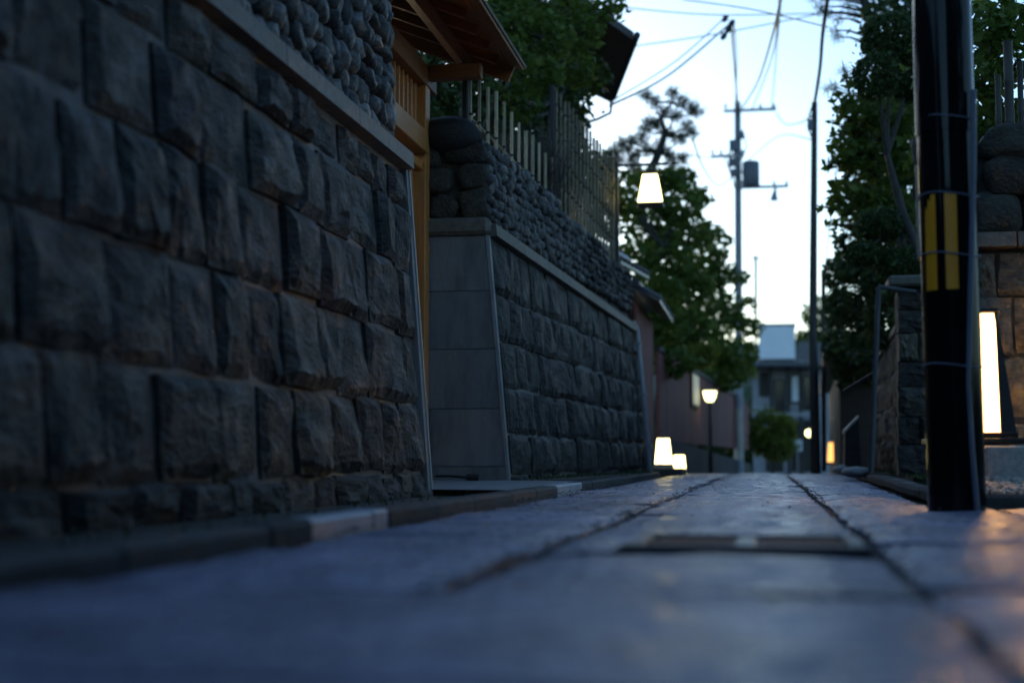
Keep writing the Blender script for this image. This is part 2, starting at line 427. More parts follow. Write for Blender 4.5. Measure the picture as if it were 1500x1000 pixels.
gg = random.Random(17); gm = MB(); gme0 = cobble_mesh(75, M['joint'], 1, .3, 'grit')
gv0 = [v.co.copy() for v in gme0.vertices]; gf0 = [tuple(p.vertices) for p in gme0.polygons]
for _ in range(1300):
    y_ = 2.2 + 15 * gg.random() ** 1.3
    x_ = gg.choice((-.56 + gg.gauss(0, .02), .27 + gg.gauss(0, .02), -1.26 - .008 * y_ + abs(gg.gauss(0, .05)), gg.uniform(-1.2, 1.0))); s_ = gg.uniform(.004, .011)
    gm.add([Vector((v.x * s_ * 1.4 + x_, v.y * s_ + y_, v.z * s_ * .7 + .004 + road_z(y_))) for v in gv0], gf0)
go_ = gm.put('grit', mat('grit', (.05, .045, .04), (.16, .14, .12), 30, .8), None, True); go_['kind'] = 'stuff'
lv = []
for _ in range(160):
    y_ = 2.6 + 15 * gg.random() ** 1.2; x_ = gg.choice((gg.uniform(-1.25, .9), -1.24 + abs(gg.gauss(0, .08)))); a_ = gg.uniform(0, 6.28); l_ = gg.uniform(.012, .026)
    u_ = Vector((cos(a_), sin(a_), gg.uniform(-.2, .3))) * l_; w_ = Vector((-sin(a_), cos(a_), gg.uniform(-.2, .3))) * l_ * .4; c_ = Vector((x_, y_, .012 + road_z(y_)))
    lv += [c_ - u_, c_ + w_, c_ + u_, c_ - w_]
FALLEN = np.array([tuple(v) for v in lv])
# right edge: raised entrance platform, gravel, edging stones
def rx(y): return .81 + .0237 * (y - 7.6)
plat = put('raised_edge', *prism([(rx(7.35) + .14, 7.45, -.03), (3.5, 7.30, -.03), (3.5, 26, -.25), (rx(26) + .14, 26, -.25)], (0, 0, .07)), M['verge']); plat['kind'] = 'structure'
ekerb = bpy.data.objects.new('edging_kerb', None); link(ekerb, None, Matrix.Translation((1, 8, 0))); ekerb['kind'] = 'structure'
x = rx(7.3)
for k in range(5):
    put('kerb_stone', *box((x + .30, 7.32 + rk.uniform(-.006, .006), .0), (.59, .15, .10), .018), M['kerb'], ekerb); x += .60
y = 7.41
while y < 25:
    L = rk.uniform(.5, .9)
    put('kerb_stone', *box((rx(y + L / 2) + .065 + rk.uniform(-.015, .015), y + L / 2, road_z(y) + .025), (.13, L - .015, .09 + rk.uniform(-.02, .012)), .02), M['kerb'], ekerb); y += L
# loose flat stones lying on the edging
for k, (px, py, Y, sx, sy, lab) in enumerate(((1255, 690, 15.2, .30, .7, 'flat grey stone on the right edging nearest the black pole'), (1232, 691, 18.5, .22, .5, 'smaller flat stone on the right edging beyond the larger flat stone'))):
    p = P(px, py, Y); fs = cobble_mesh(80 + k, M['block'], 2, .3, 'flat_stone')
    tag(inst('flat_stone', fs, None, Matrix.Translation((p.x, Y, .09)) @ Matrix.Diagonal((sx, sy, .12, 1))), lab, 'stone')

# ------------------------------------------------------------------ LEFT STONE WALLS
class Frame:
    def __init__(s, x0, y0, slope, batter):
        s.O = Vector((x0, y0, 0)); s.U = Vector((slope, 1, 0)).normalized(); s.Nh = Vector((s.U.y, -s.U.x, 0))
        s.W = (Vector((0, 0, 1)) - batter * s.Nh).normalized(); s.N = (s.Nh + batter * Vector((0, 0, 1))).normalized()
    def pt(s, u, w, n=0): return s.O + s.U * u + s.W * w + s.N * n
    def mat(s, u, w, n, su, sn, sw, roll=0):
        R = Matrix((-s.U, s.N, s.W)).transposed()
        if roll: R = R @ Matrix.Rotation(roll, 3, 'Y')
        return Matrix.Translation(s.pt(u, w, n)) @ R.to_4x4() @ Matrix.Diagonal((su, sn, sw, 1))
    def slab(s, u0, u1, w0, w1, n0, n1):       # box in wall space; w1 may be a pair (at u0, at u1)
        wa, wb = w1 if hasattr(w1, '__len__') else (w1, w1); za, zb = w0 if hasattr(w0, '__len__') else (w0, w0)
        V = [s.pt(u, w, n) for n in (n0, n1) for (u, w) in ((u0, za), (u1, zb), (u1, wb), (u0, wa))]
        return V, [(0, 1, 2, 3), (4, 5, 6, 7)] + [(i, (i + 1) % 4, 4 + (i + 1) % 4, 4 + i) for i in range(4)]

def block_courses(root, fr, u0, u1, courses, top, seed, rocks, wmin=.30, wmax=.58):
    r = random.Random(seed)
    for ci, (w0, w1) in enumerate(courses):
        u = u0 + r.uniform(0, .1) * 0
        while u < u1 - .02:
            L = r.uniform(wmin, wmax) * (.8 if ci == 0 else 1)
            if u + L > u1 - .15: L = u1 - u
            t = min(w1, top(u + L / 2)) if ci == len(courses) - 1 else w1
            hh = t - w0 + r.uniform(-.03, .012)
            Mx = fr.mat(u + L / 2, w0 + (t - w0) / 2 + r.uniform(-.012, .012), r.uniform(-.012, .02), (L - .015) * (1 if r.random() < .5 else -1), r.uniform(.75, 1.25), (hh - .006) * (1 if r.random() < .6 else -1), r.uniform(-.02, .02))
            inst('block_stone', r.choice(rocks), root, Mx)
            u += L
def cobble_courses(root, fr, u0, u1, w0, top, size, seed, limit=300, first_parts=True):
    r = random.Random(seed); spots = []
    w = w0 + size * .35; row = 0
    while w < max(top(u0), top(u1)):
        u = u0 + (row % 2) * size * .5 + r.uniform(0, .03)
        while u < u1:
            s = size * r.choice((.6, .75, .9, 1, 1.1, 1.25, 1.5)) * r.uniform(.9, 1.1)
            if w < top(u) - size * .2:
                spots.append((u + s * .5, w + r.uniform(-.015, .015), s, size * r.uniform(.65, 1.35)))
            u += s * .98
        w += size * .84; row += 1
    spots.sort(key=lambda q: q[0])
    rest = MB()
    for k, (u, w, s, h) in enumerate(spots):
        me = r.choice(COBS)
        Mx = fr.mat(u, w, r.uniform(-.01, .02), s * 1.08, size * r.uniform(.8, 1.3), h * 1.05, r.uniform(-.6, .6))
        if k < limit: inst('cobble', me, root, Mx)
        else:
            rest.add([Mx @ v.co for v in me.vertices], [tuple(p.vertices) for p in me.polygons])
    if rest.V:
        o = rest.put('cobble_field', M['cobble'], root, smooth=True); o['kind'] = 'stuff'

COURSES = [(-.03, .145), (.145, .53), (.53, .93), (.93, 1.33), (1.33, 1.70), (1.70, 2.2)]
# --- the wall nearest the camera
fr1 = Frame(-1.99, 0, 0.0, .078)
w1 = thing('stone_wall', (-2.1, 4.5, 0), 'tall dark stone block wall on the left nearest the camera, cobbles above', 'wall')
put('wall_core', *fr1.slab(-1.0, 8.14, -.1, 1.95, -.5, -.004), M['mortar'], w1)
block_courses(w1, fr1, -.9, 8.14, COURSES, lambda u: 1.93, 21, ROCKS)
put('end_slab', *fr1.slab(8.145, 8.20, -.05, 1.95, -1.2, .036), M['conc'], w1)
put('corner_trim', *fr1.slab(8.205, 8.235, -.05, 1.95, -.06, .042), M['trim'], w1)
u = -1.0
while u < 8.2:
    L = min(1.15, 8.24 - u)
    V, F = fr1.slab(u + .004, u + L - .004, 1.955, 2.05, -.5, .075); put('coping_stone', V, F, M['coping'], w1); u += L
fr1c = Frame(-2.15, 0, 0, .035)
put('upper_core', *fr1c.slab(2.5, 8.16, 2.05, 3.25, -.5, -.008), M['dark_mortar'], w1)
cobble_courses(w1, fr1c, 4.3, 8.05, 2.06, lambda u: 3.2, .150, 5, 330)
for (z, s) in ((2.15, .24), (2.36, .22), (2.56, .2), (2.74, .22), (2.93, .2), (3.1, .2)):
    inst('cobble', random.choice(COBS), w1, fr1c.mat(8.12, z, -.04, .2, .22, s, random.uniform(-.3, .3)))
for (y_, z) in ((-.18, 2.15), (-.4, 2.16), (-.2, 2.38), (-.42, 2.4), (-.2, 2.62), (-.22, 2.85), (-.22, 3.08), (-.44, 2.64), (-.44, 2.9)):
    inst('cobble', random.choice(COBS), w1, Matrix.Translation((-2.24 + y_, 8.16, z)) @ Matrix.Diagonal((.24, .16, .23, 1)))

# --- the wall beyond the gate
SL = .066
fr2 = Frame(-2.07, 11.4, SL, .09)
w2 = thing('stone_wall', (-2.1, 15, 0), 'stone block wall beyond the gate, topped by cobbles and bamboo', 'wall')
LEN2 = 7.45
ctop = lambda u: 2.06 - .022 * u
put('wall_core', *fr2.slab(.03, LEN2, -.3, (2.06, 2.06 - .022 * LEN2), -.6, -.004), M['mortar'], w2)
block_courses(w2, fr2, .05, LEN2, [(.02, .08), (.08, .42), (.42, .80), (.80, 1.19), (1.19, 1.58), (1.58, 2.2)], ctop, 33, ROCKS, .28, .55)
u = .05
while u < LEN2 - .05:
    L = min(1.0, LEN2 - u)
    V, F = fr2.slab(u + .004, u + L - .004, (ctop(u) + .005, ctop(u + L) + .005), (ctop(u) + .105, ctop(u + L) + .105), -.6, .07); put('coping_stone', V, F, M['coping'], w2); u += L
# pale concrete end face made of five panels, with a light corner strip
prev = -.1
for zt in (.16, .63, 1.12, 1.60, 2.058):
    xr = lambda z: -2.07 - .092 * z
    V, F = prism([(-3.35, 11.40, prev + .003), (xr(prev) - .012, 11.40, prev + .003), (xr(zt) - .012, 11.40, zt - .003), (-3.35, 11.40, zt - .003)], (0, .06, 0))
    put('concrete_panel', V, F, M['conc'], w2); prev = zt
V, F = prism([(-2.07 - .012 + .009, 11.394, -.1), (-2.07 + .02, 11.394, -.1), (-2.07 - .092 * 2.058 + .02, 11.394, 2.058), (-2.07 - .092 * 2.058 - .008, 11.394, 2.058)], (0, .07, 0))
put('corner_trim', V, F, M['trim'], w2)
V, F = box((-2.78, 11.46, 2.135), (1.10, .22, .145), .03); put('coping_stone', V, F, M['coping'], w2)
fr2c = Frame(-2.20, 11.4, SL, .035)
top2 = lambda u: 2.92 - .030 * u
put('upper_core', *fr2c.slab(.04, LEN2 - .1, 1.9, (2.88, 2.88 - .03 * LEN2), -.5, -.008), M['dark_mortar'], w2)
put('end_core', *box((-2.86, 11.52, 2.55), (.9, .12, .72), .02), M['cobble_big'], w2)
cobble_courses(w2, fr2c, .02, LEN2 - .1, 2.16, top2, .105, 8, 300)
r = random.Random(2)
for (x_, z, sx, sz) in ((-2.37, 2.32, .28, .26), (-2.63, 2.30, .26, .24), (-2.92, 2.32, .30, .26), (-2.38, 2.56, .27, .24), (-2.68, 2.53, .30, .22), (-2.95, 2.56, .26, .26), (-2.45, 2.76, .36, .2), (-2.78, 2.76, .3, .22)):
    inst('field_stone', r.choice(BIGCOBS), w2, Matrix.Translation((x_, 11.46, z)) @ Matrix.Rotation(r.uniform(-.3, .3), 4, 'Y') @ Matrix.Diagonal((sx * 1.1, .18, sz * 1.12, 1)))
dark = cobble_mesh(91, M['black_stone'], 3, .14, 'cap_stone')
o = inst('cap_stone', dark, w2, Matrix.Translation((-2.60, 11.45, 2.92)) @ Matrix.Diagonal((.56, .30, .33, 1))); o['label'] = 'rounded black cap stone'
# drain pipe at the far end of that wall
e = fr2.pt(LEN2 + .05, 0, .05); e2 = fr2.pt(LEN2 + .05, 1.95, .05)
dp = thing('drain_pipe', (e.x, e.y, 0), 'grey drain pipe leaning along the far end of the block wall', 'pipe')
MB().tube([e, e.lerp(e2, .5), e2, e2 + Vector((-.05, -.02, .10))], .034, 12).put('pipe', M['steel'], dp, True)
for t in (.2, .55, .9):
    q = e.lerp(e2, t); put('bracket', *box(q, (.10, .09, .025), .004), M['steel'], dp)

# black hose with a plug on the apron
hs = thing('hose', (-2.4, 11.2, .05), 'thin black hose with a plug lying at the concrete wall end', 'hose')
hp = [P(638, 697, 11.32), P(660, 697, 11.25), P(680, 701, 11.2), P(693, 705, 11.2)]
for q in hp: q.z = max(q.z, .075)
MB().tube(hp, .010, 8).put('tube', M['cable'], hs, True)
MB().tube([hp[-1] - Vector((.05, 0, 0)), hp[-1] + Vector((.05, -.01, 0))], .026, 10).put('plug', M['cable'], hs, True)

# ------------------------------------------------------------------ WOODEN GATE with roof
gt = thing('wooden_gate', (-2.85, 9.9, 0), 'orange cedar gate with a deep eave between the two stone walls', 'gate')
for y_ in (11.315, 8.36): put('post', *box((-2.815, y_, 1.75), (.15, .15, 3.4), .006), M['cedar'], gt)
put('sill', *box((-2.82, 9.84, .13), (.13, 2.79, .14), .006), M['cedar'], gt)
put('rail', *box((-2.80, 9.84, 2.81), (.17, 2.79, .18), .006), M['cedar'], gt)
put('rail', *box((-2.81, 9.84, 2.62), (.10, 2.79, .07), .006), M['cedar'], gt)
for k in range(15):
    y_ = 8.53 + .187 * k; put('plank', *box((-2.85, y_, 1.39), (.03, .182, 2.36), .008), M['cedar'], gt)
for k in range(5):
    y_ = 8.6 + k * .62; put('batten', *box((-2.825, y_, 1.39), (.02, .05, 2.36), .004), M['cedar'], gt)
for k in range(21):
    y_ = 8.50 + .133 * k; put('lattice_bar', *box((-2.82, y_, 3.10), (.035, .035, .40), .004), M['cedar'], gt)
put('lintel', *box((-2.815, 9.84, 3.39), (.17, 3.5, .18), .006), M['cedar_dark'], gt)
# roof: boards on rafters, sloping from the ridge down to the eave over the lane
EX, EZ, RX_, RZ = -2.10, 3.57, -3.15, 3.99
Y0, Y1 = 7.4, 11.78
sl = Vector((EX - RX_, 0, EZ - RZ)); sd = sl.normalized(); sn = Vector((-sd.z, 0, sd.x)); ang = atan2(sd.z, sd.x)
RyM = Matrix.Rotation(-ang, 3, 'Y')
nb = 9; bw = (sl.length + .1) / nb
for k in range(nb):
    c = Vector((RX_, (Y0 + Y1) / 2, RZ)) + sd * (bw * (k + .5)) + sn * .004
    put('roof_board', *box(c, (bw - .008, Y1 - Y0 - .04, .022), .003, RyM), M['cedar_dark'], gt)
for y_ in np.arange(Y0 + .35, Y1 - .2, .42):
    c = Vector((RX_, y_, RZ)) + sd * (sl.length * .5 - .05) - sn * .043
    put('rafter', *box(c, (sl.length - .06, .05, .07), .004, RyM), M['cedar_dark'], gt)
pc = Vector((RX_, 9.6, RZ)) + sd * (sl.length * .66) - sn * .125
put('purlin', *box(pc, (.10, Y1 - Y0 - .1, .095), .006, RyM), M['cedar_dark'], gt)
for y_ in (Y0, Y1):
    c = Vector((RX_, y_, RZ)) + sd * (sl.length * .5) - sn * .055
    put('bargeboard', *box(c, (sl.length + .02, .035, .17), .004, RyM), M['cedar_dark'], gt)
put('arm', *box((-2.51, 11.34, 3.42), (.44, .11, .12), .006), M['cedar_dark'], gt)
put('arm', *box((-2.51, 8.36, 3.42), (.44, .11, .12), .006), M['cedar_dark'], gt)
c = Vector((RX_, (Y0 + Y1) / 2, RZ)) + sd * (sl.length * .5 + .02) + sn * .034
put('roof_sheet', *box(c, (sl.length + .16, Y1 - Y0 + .08, .03), .006, RyM), M['copper'], gt)
bsl = Vector((RX_ - .9, (Y0 + Y1) / 2, RZ - .36)); R2 = Matrix.Rotation(ang, 3, 'Y')
put('roof_sheet', *box((RX_ - .52, (Y0 + Y1) / 2, RZ - .17), (1.1, Y1 - Y0 + .08, .03), .006, R2), M['copper'], gt)
put('eave_edge', *box(Vector((EX + .055, (Y0 + Y1) / 2, EZ + .003)), (.018, Y1 - Y0 + .06, .06), .004), M['copper'], gt)
# drops hanging from the eave edge
dm = cobble_mesh(77, M['gutter'], 1, .0, 'water_drop')
for k in range(26):
    y_ = 9.2 + k * .098; inst('water_drop', dm, gt, Matrix.Translation((EX + .060, y_ + random.uniform(-.03, .03), EZ - .03)) @ Matrix.Diagonal((.012, .012, .018, 1)))

# ------------------------------------------------------------------ BAMBOO FENCES on the cobble wall
def bamboo(root, p, h, r_, m='bamboo'):
    MB_ = MB(); pts = []; rr = []
    n = max(2, int(h / .22))
    for i in range(n):
        z0, z1 = h * i / n, h * (i + 1) / n
        pts += [p + Vector((0, 0, z0 + .012)), p + Vector((0, 0, z1 - .012)), p + Vector((0, 0, z1))]; rr += [r_, r_, r_ * 1.16]
    return MB_.tube(pts, rr, 8).put('bamboo_pole', M[m], root, True)
def fence_line(name, label, u0, u1, step, zb, zt, rails, r_, group):
    b = fr2c.pt(u0, 2.9, -.12); t = thing(name, b, label, 'fence', group)
    rr = random.Random(4); us = []
    u = u0
    while u < u1:
        us.append(u); u += step
    tie = cobble_mesh(60, M['rope'], 1, .1, 'rope_tie')
    for u in us:
        p = fr2c.pt(u, 0, -.14); p.z = zb(u); h = zt(u) - zb(u) + rr.uniform(-.03, .03)
        p.x = fr2c.pt(u, 2.9, -.14).x
        bamboo(t, p, h, r_ * rr.uniform(.85, 1.12))
        for f_ in rails:
            z = p.z + f_ * h
            inst('rope_tie', tie, t, Matrix.Translation((p.x, p.y, z)) @ Matrix.Diagonal((r_ * 3.0, r_ * 3.0, .035, 1)))
    for f_ in rails:
        a = fr2c.pt(u0 - .05, 2.9, -.16 - r_); c = fr2c.pt(u1, 2.9, -.16 - r_)
        a.z = zb(u0) + f_ * (zt(u0) - zb(u0)); c.z = zb(u1) + f_ * (zt(u1) - zb(u1))
        MB().tube([a, a.lerp(c, .5), c], r_ * .8, 8).put('rail', M['bamboo'], t, True)
    return t
fl = fence_line('bamboo_fence', 'low fence of spaced bamboo pickets along the cobble wall top', .15, 3.55, .29, lambda u: 2.78 - .03 * u, lambda u: 3.56 - .05 * u, (.45,), .0145, 'bamboo fences on the wall')
put('post', *box(fr2c.pt(.08, 3.1, -.16), (.06, .06, .9), .012), M['dark_post'], fl)
M['bamboo'] = mat('dark_bamboo', (.10, .072, .035), (.19, .14, .075), 4, .45, rnd=.3, stretch=(3, 3, .5))
ft = fence_line('bamboo_fence', 'tall dense bamboo fence on the cobble wall beside the hanging lantern', 3.6, 7.3, .22, lambda u: 2.62 - .03 * (u - 3.6), lambda u: 4.22 - .02 * (u - 3.6), (.18, .36, .54, .72, .9), .0165, 'bamboo fences on the wall')
for u in (3.55, 7.36):
    p = fr2c.pt(u, 3.35, -.16); put('post', *box((p.x, p.y, 3.35), (.06, .06, 1.8), .012), M['dark_post'], ft)

# ------------------------------------------------------------------ LANTERNS
def lantern_shade(root, c, b, t, h, m, frame=True):
    put('shade', *frustum(c, (b, b), (t, t), h), m, root)
    if frame:
        put('base_ring', *box((c[0], c[1], c[2] - .012), (b + .03, b + .03, .022), .003), M['black_frame'], root)
        put('cap', *box((c[0], c[1], c[2] + h + .010), (t * .7, t * .7, .018), .003), M['black_frame'], root)
M['lamp_white'] = emit_mat('lamp_white', (1.0, .82, .30), 1.9)
M['lamp_small'] = emit_mat('lamp_small', (1.0, .93, .38), 1.6)
M['lamp_amber'] = emit_mat('lamp_amber', (1.0, .45, .10), .5)
# hanging lantern on a bracket at the end of the tall fence
Yh = 18.95; c = P(953, 299, Yh)
hl = thing('hanging_lantern', (c.x, Yh, c.z), 'glowing tapered lantern hanging from a black bracket at the tall fence end', 'lantern', 'tapered lanterns')
lantern_shade(hl, c, .32, .19, .39, M['lamp_white'])
MB().tube([(c.x, Yh, c.z + .40), (c.x, Yh, c.z + .53)], .012, 8).put('rod', M['black_frame'], hl)
put('arm', *box((c.x - .12, Yh, c.z + .54), (.72, .035, .035), .004), M['black_frame'], hl)
put('arm', *box((c.x - .10, Yh, c.z + .46), (.60, .02, .02), .004), M['black_frame'], hl)
put('post', *box((c.x - .48, Yh + .02, c.z - 1.15), (.09, .09, 3.5), .006), M['dark_post'], hl)
# two floor lanterns on the ledge past the pipe
ledge = thing('stone_ledge', (-1.42, 20.3, 0), 'dark low stone ledge under the two floor lanterns', 'ledge')
put('block', *box((-1.42, 20.2, .025), (.50, 1.3, .13), .02), M['kerb'], ledge)
def floor_lantern(c, label, b=.225, t=.16, h=.35):
    o = thing('floor_lantern', c, label, 'lantern', 'tapered lanterns')
    put('foot', *box((c[0], c[1], c[2] + .02), (b + .05, b + .05, .035), .005), M['block'], o)
    lantern_shade(o, (c[0], c[1], c[2] + .064), b, t, h, M['lamp_white'])
cc = P(972, 690, 19.9); floor_lantern((cc.x, 19.9, .09), 'larger glowing white floor lantern on the dark stone ledge')
cc = P(995, 690, 21.3); floor_lantern((cc.x, 21.3, -.075), 'smaller glowing floor lantern half hidden behind the stone ledge', .20, .15, .29)

# ------------------------------------------------------------------ RIGHT: utility pole with warning stripes
PX, PY = .795, 6.41
up = thing('utility_pole', (PX, PY, 0), 'glossy black wrapped utility pole with yellow stripes standing on the paving', 'utility pole', 'utility poles')
MB().tube([(PX + .004, PY, -.03), (PX, PY, 1.0), (PX - .006, PY, 1.64)], .121, 48).put('lower_sleeve', M['black_paint'], up, True)
MB().tube([(PX - .006, PY, 1.641), (PX - .012, PY, 4), (PX - .03, PY, 7.5)], [.126, .122, .112], 48).put('upper_sleeve', M['black_paint'], up, True)
fa = atan2(-PY, -PX)              # towards the lane
def patch(a0, a1, z0, z1, R, m, name, n=8):
    V = []; F = []
    for k in range(n + 1):
        a = a0 + (a1 - a0) * k / n
        for z in (z0, z1): V.append((PX + R * cos(a), PY + R * sin(a), z))
    for k in range(n): F.append((2 * k, 2 * k + 2, 2 * k + 3, 2 * k + 1))
    m0 = len(V); V += [((v[0] - PX) * .985 + PX, (v[1] - PY) * .985 + PY, v[2]) for v in V]
    F += [tuple(i + m0 for i in f) for f in F[:n]]
    return put(name, V, F, m, up, True)
for (d0, d1) in ((-53, -26), (-8, 16), (100, 130), (160, 190)):
    patch(fa + radians(d0), fa + radians(d1), .945, 1.362, .1232, M['yellow'], 'yellow_stripe')
for z, w in ((1.70, .008), (1.362, .006), (1.10, .008), (.62, .007)):
    MB().tube([(PX + .127 * cos(a), PY + .127 * sin(a), z + .01 * sin(a * 2)) for a in np.linspace(0, 2 * pi, 40)], .0035, 6, False).put('wire_band', M['conduit'], up, True)
cp = []
for (px, py) in ((1424, 135), (1424, 250), (1421, 380), (1416, 560), (1421, 650), (1430, 753)):
    q = P(px, py, PY - .07); q.y = PY - .105; cp.append(q)
dense = []
for i in range(len(cp) - 1):
    for t in (0, .33, .66): dense.append(cp[i].lerp(cp[i + 1], t))
dense.append(cp[-1])
MB().tube(dense, .0125, 12).put('conduit', M['conduit'], up, True)
bdn = P(1346, 300, 6.6)
put('back_board', *box((bdn.x + .01, 6.58, 1.33), (.05, .02, .43), .003), M['board'], up)

# ------------------------------------------------------------------ RIGHT: standing lantern, block, gravel, lit wall
LX, LY, LZ = 1.085, 8.0, .345
sl_ = thing('standing_lantern', (LX, LY, .3), 'tall black framed standing lantern glowing behind the striped pole', 'lantern')
def panelmat():
    m, nt, b = new_mat('lantern_panel'); N, L = nt.nodes, nt.links
    t = N.new('ShaderNodeBsdfTranslucent'); t.inputs[0].default_value = (.92, .84, .70, 1)
    d = N.new('ShaderNodeBsdfDiffuse'); d.inputs[0].default_value = (.75, .66, .52, 1)
    em = N.new('ShaderNodeEmission'); em.inputs[0].default_value = (1, .60, .30, 1); em.inputs[1].default_value = .22
    mx = N.new('ShaderNodeMixShader'); mx.inputs[0].default_value = .25; L.new(t.outputs[0], mx.inputs[1]); L.new(d.outputs[0], mx.inputs[2])
    ad = N.new('ShaderNodeAddShader'); L.new(mx.outputs[0], ad.inputs[0]); L.new(em.outputs[0], ad.inputs[1])
    L.new(ad.outputs[0], N['Material Output'].inputs[0]); return m
M['paper'] = panelmat()
hb, ht, hh = .40, .25, .66       # base width, top width, height
def cornerp(sx, sy, t): return Vector((LX + sx * (hb + (ht - hb) * t) / 2, LY + sy * (hb + (ht - hb) * t) / 2, LZ + hh * t))
for t, th in ((0, .03), (1, .022)):
    w_ = hb if t == 0 else ht
    put('frame_ring', *box((LX, LY, LZ + hh * t + (0 if t == 0 else .004)), (w_ + .012, w_ + .012, th), .004), M['black_frame'], sl_)
# every face: a rectangular panel between two black cheeks that widen downwards
pw = .118
for (ax_, sg_) in (('y', -1), ('x', 1), ('y', 1), ('x', -1)):
    def F3(s_, t, dep=0):         # s_: offset along the face, t: height fraction, dep: inset
        o_ = (hb + (ht - hb) * t) / 2 - dep
        return Vector((LX + s_, LY + sg_ * o_, LZ + hh * t)) if ax_ == 'y' else Vector((LX + sg_ * o_, LY + s_, LZ + hh * t))
    inward = Vector((0, -sg_ * .012, 0)) if ax_ == 'y' else Vector((-sg_ * .012, 0, 0))
    put('lantern_panel', *prism([F3(-pw, .02, .010), F3(pw, .02, .010), F3(pw, .985, .010), F3(-pw, .985, .010)], inward * .4), M['paper'] if (ax_, sg_) != ('y', 1) else M['black_frame'], sl_)  # paper, but the back is black to keep lantern light off the wall
    for e_ in (-1, 1):
        put('cheek', *prism([F3(e_ * pw, .01, .002), F3(e_ * (hb / 2 - .004), .01, .002), F3(e_ * (ht / 2 - .002), .99, .002), F3(e_ * pw, .99, .002)], inward), M['black_frame'], sl_)
put('plinth', *box((LX + .01, LY, LZ - .03), (hb + .10, hb + .10, .03), .005), M['black_frame'], sl_)
put('plinth', *box((LX - .02, LY, LZ - .155), (hb - .02, hb - .05, .215), .005), M['black_frame'], sl_)
bulb = bpy.data.lights.new('lantern_bulb', 'POINT'); bulb.energy = 95.0; bulb.color = (1, .62, .28); bulb.shadow_soft_size = .035
bo = bpy.data.objects.new('lantern_bulb', bulb); link(bo, sl_, Matrix.Translation((LX, LY, LZ + .15)))
gb = thing('stone_block', (1.5, 7.9, .1), 'pale rectangular granite block beside the standing lantern', 'stone')
put('block', *box((1.43, 7.82, .19), (.66, .34, .20), .012), M['block'], gb)
gbed = put('gravel_bed', *prism([(.96, 7.40, .0), (.96, 7.76, .14), (.96, 8.6, .14), (.96, 8.6, 0)], (2.0, 0, 0)), M['verge']); gbed['kind'] = 'structure'
gv = MB(); rg = random.Random(6)
gme = cobble_mesh(70, M['gravel'], 1, .3, 'gravel')
gv_V = [v.co.copy() for v in gme.vertices]; gv_F = [tuple(p.vertices) for p in gme.polygons]
for _ in range(2600):
    x_, y_ = rg.uniform(.98, 2.2), rg.uniform(7.42, 8.5); s = rg.uniform(.018, .045)
    R = Matrix.Rotation(rg.uniform(0, 6), 3, 'Z')
    gv.add([R @ Vector((v.x * s * 1.3, v.y * s, v.z * s * .8)) + Vector((x_, y_, .052 + min(.10, max(0, (y_ - 7.42) * .30)))) for v in gv_V], gv_F)
g = gv.put('gravel', M['gravel'], None, True); g['kind'] = 'stuff'

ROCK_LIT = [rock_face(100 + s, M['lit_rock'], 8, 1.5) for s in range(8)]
frr = Frame(1.1, 9.55, 0, .05)
class XFrame(Frame):              # wall facing back along the lane (-Y)
    def __init__(s, x0, y0, batter, skew=0):
        s.O = Vector((x0, y0, 0)); s.U = Vector((-1, skew, 0)).normalized(); s.Nh = Vector((skew, -1, 0)).normalized() if skew == 0 else Vector((s.U.y, -s.U.x, 0)) * -1
        if s.Nh.y > 0: s.Nh *= -1
        s.W = (Vector((0, 0, 1)) - batter * s.Nh).normalized(); s.N = (s.Nh + batter * Vector((0, 0, 1))).normalized()
    def mat(s, u, w, n, su, sn, sw, roll=0):
        R = Matrix((-s.U, s.N, s.W)).transposed()
        return Matrix.Translation(s.pt(u, w, n)) @ R.to_4x4() @ Matrix.Diagonal((su, sn, sw, 1))
lw = thing('stone_wall', (1.9, 8.7, 0), 'rough stone wall on the right lit orange by the standing lantern', 'wall')
xf = XFrame(3.1, 8.62, .05)
put('wall_core', *xf.slab(0, 2.0, 0, 1.45, -.5, -.004), M['dark_mortar'], lw)
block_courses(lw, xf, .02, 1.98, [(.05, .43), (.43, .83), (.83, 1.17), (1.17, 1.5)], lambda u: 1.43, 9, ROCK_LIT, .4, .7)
u = 0
while u < 2:
    V, F = xf.slab(u + .005, min(2.03, u + .55) - .005, 1.455, 1.54, -.5, .09); put('coping_stone', V, F, M['coping'], lw); u += .55
put('upper_core', *xf.slab(.02, 1.95, 1.54, 2.08, -.5, -.06), M['dark_mortar'], lw)
rb_ = random.Random(12)
for (w_, hgt) in ((1.67, .28), (1.89, .24), (2.08, .22)):
    u = .1
    while u < 1.95:
        L = rb_.uniform(.24, .42)
        inst('field_stone', rb_.choice(BIGCOBS), lw, xf.mat(u + L / 2, w_ + rb_.uniform(-.02, .02), -.05, L * 1.08, .26, hgt * 1.15)); u += L
for k in range(6):
    q = xf.pt(.2 + k * .3, 2.2, -.2); 
pf = thing('bamboo_fence', (1.9, 8.9, 2.0), 'dark bamboo pickets above the lantern lit wall on the right', 'fence')
for k, (px, top) in enumerate(((1464, 110), (1480, 60), (1497, 90), (1515, 70), (1532, 90), (1550, 60))):
    q = P(px, 210, 8.9); zt = P(px, top, 8.9).z; bamboo(pf, Vector((q.x, 8.9, 2.0)), zt - 2.0, .018 if k != 1 else .028, 'old_bamboo')

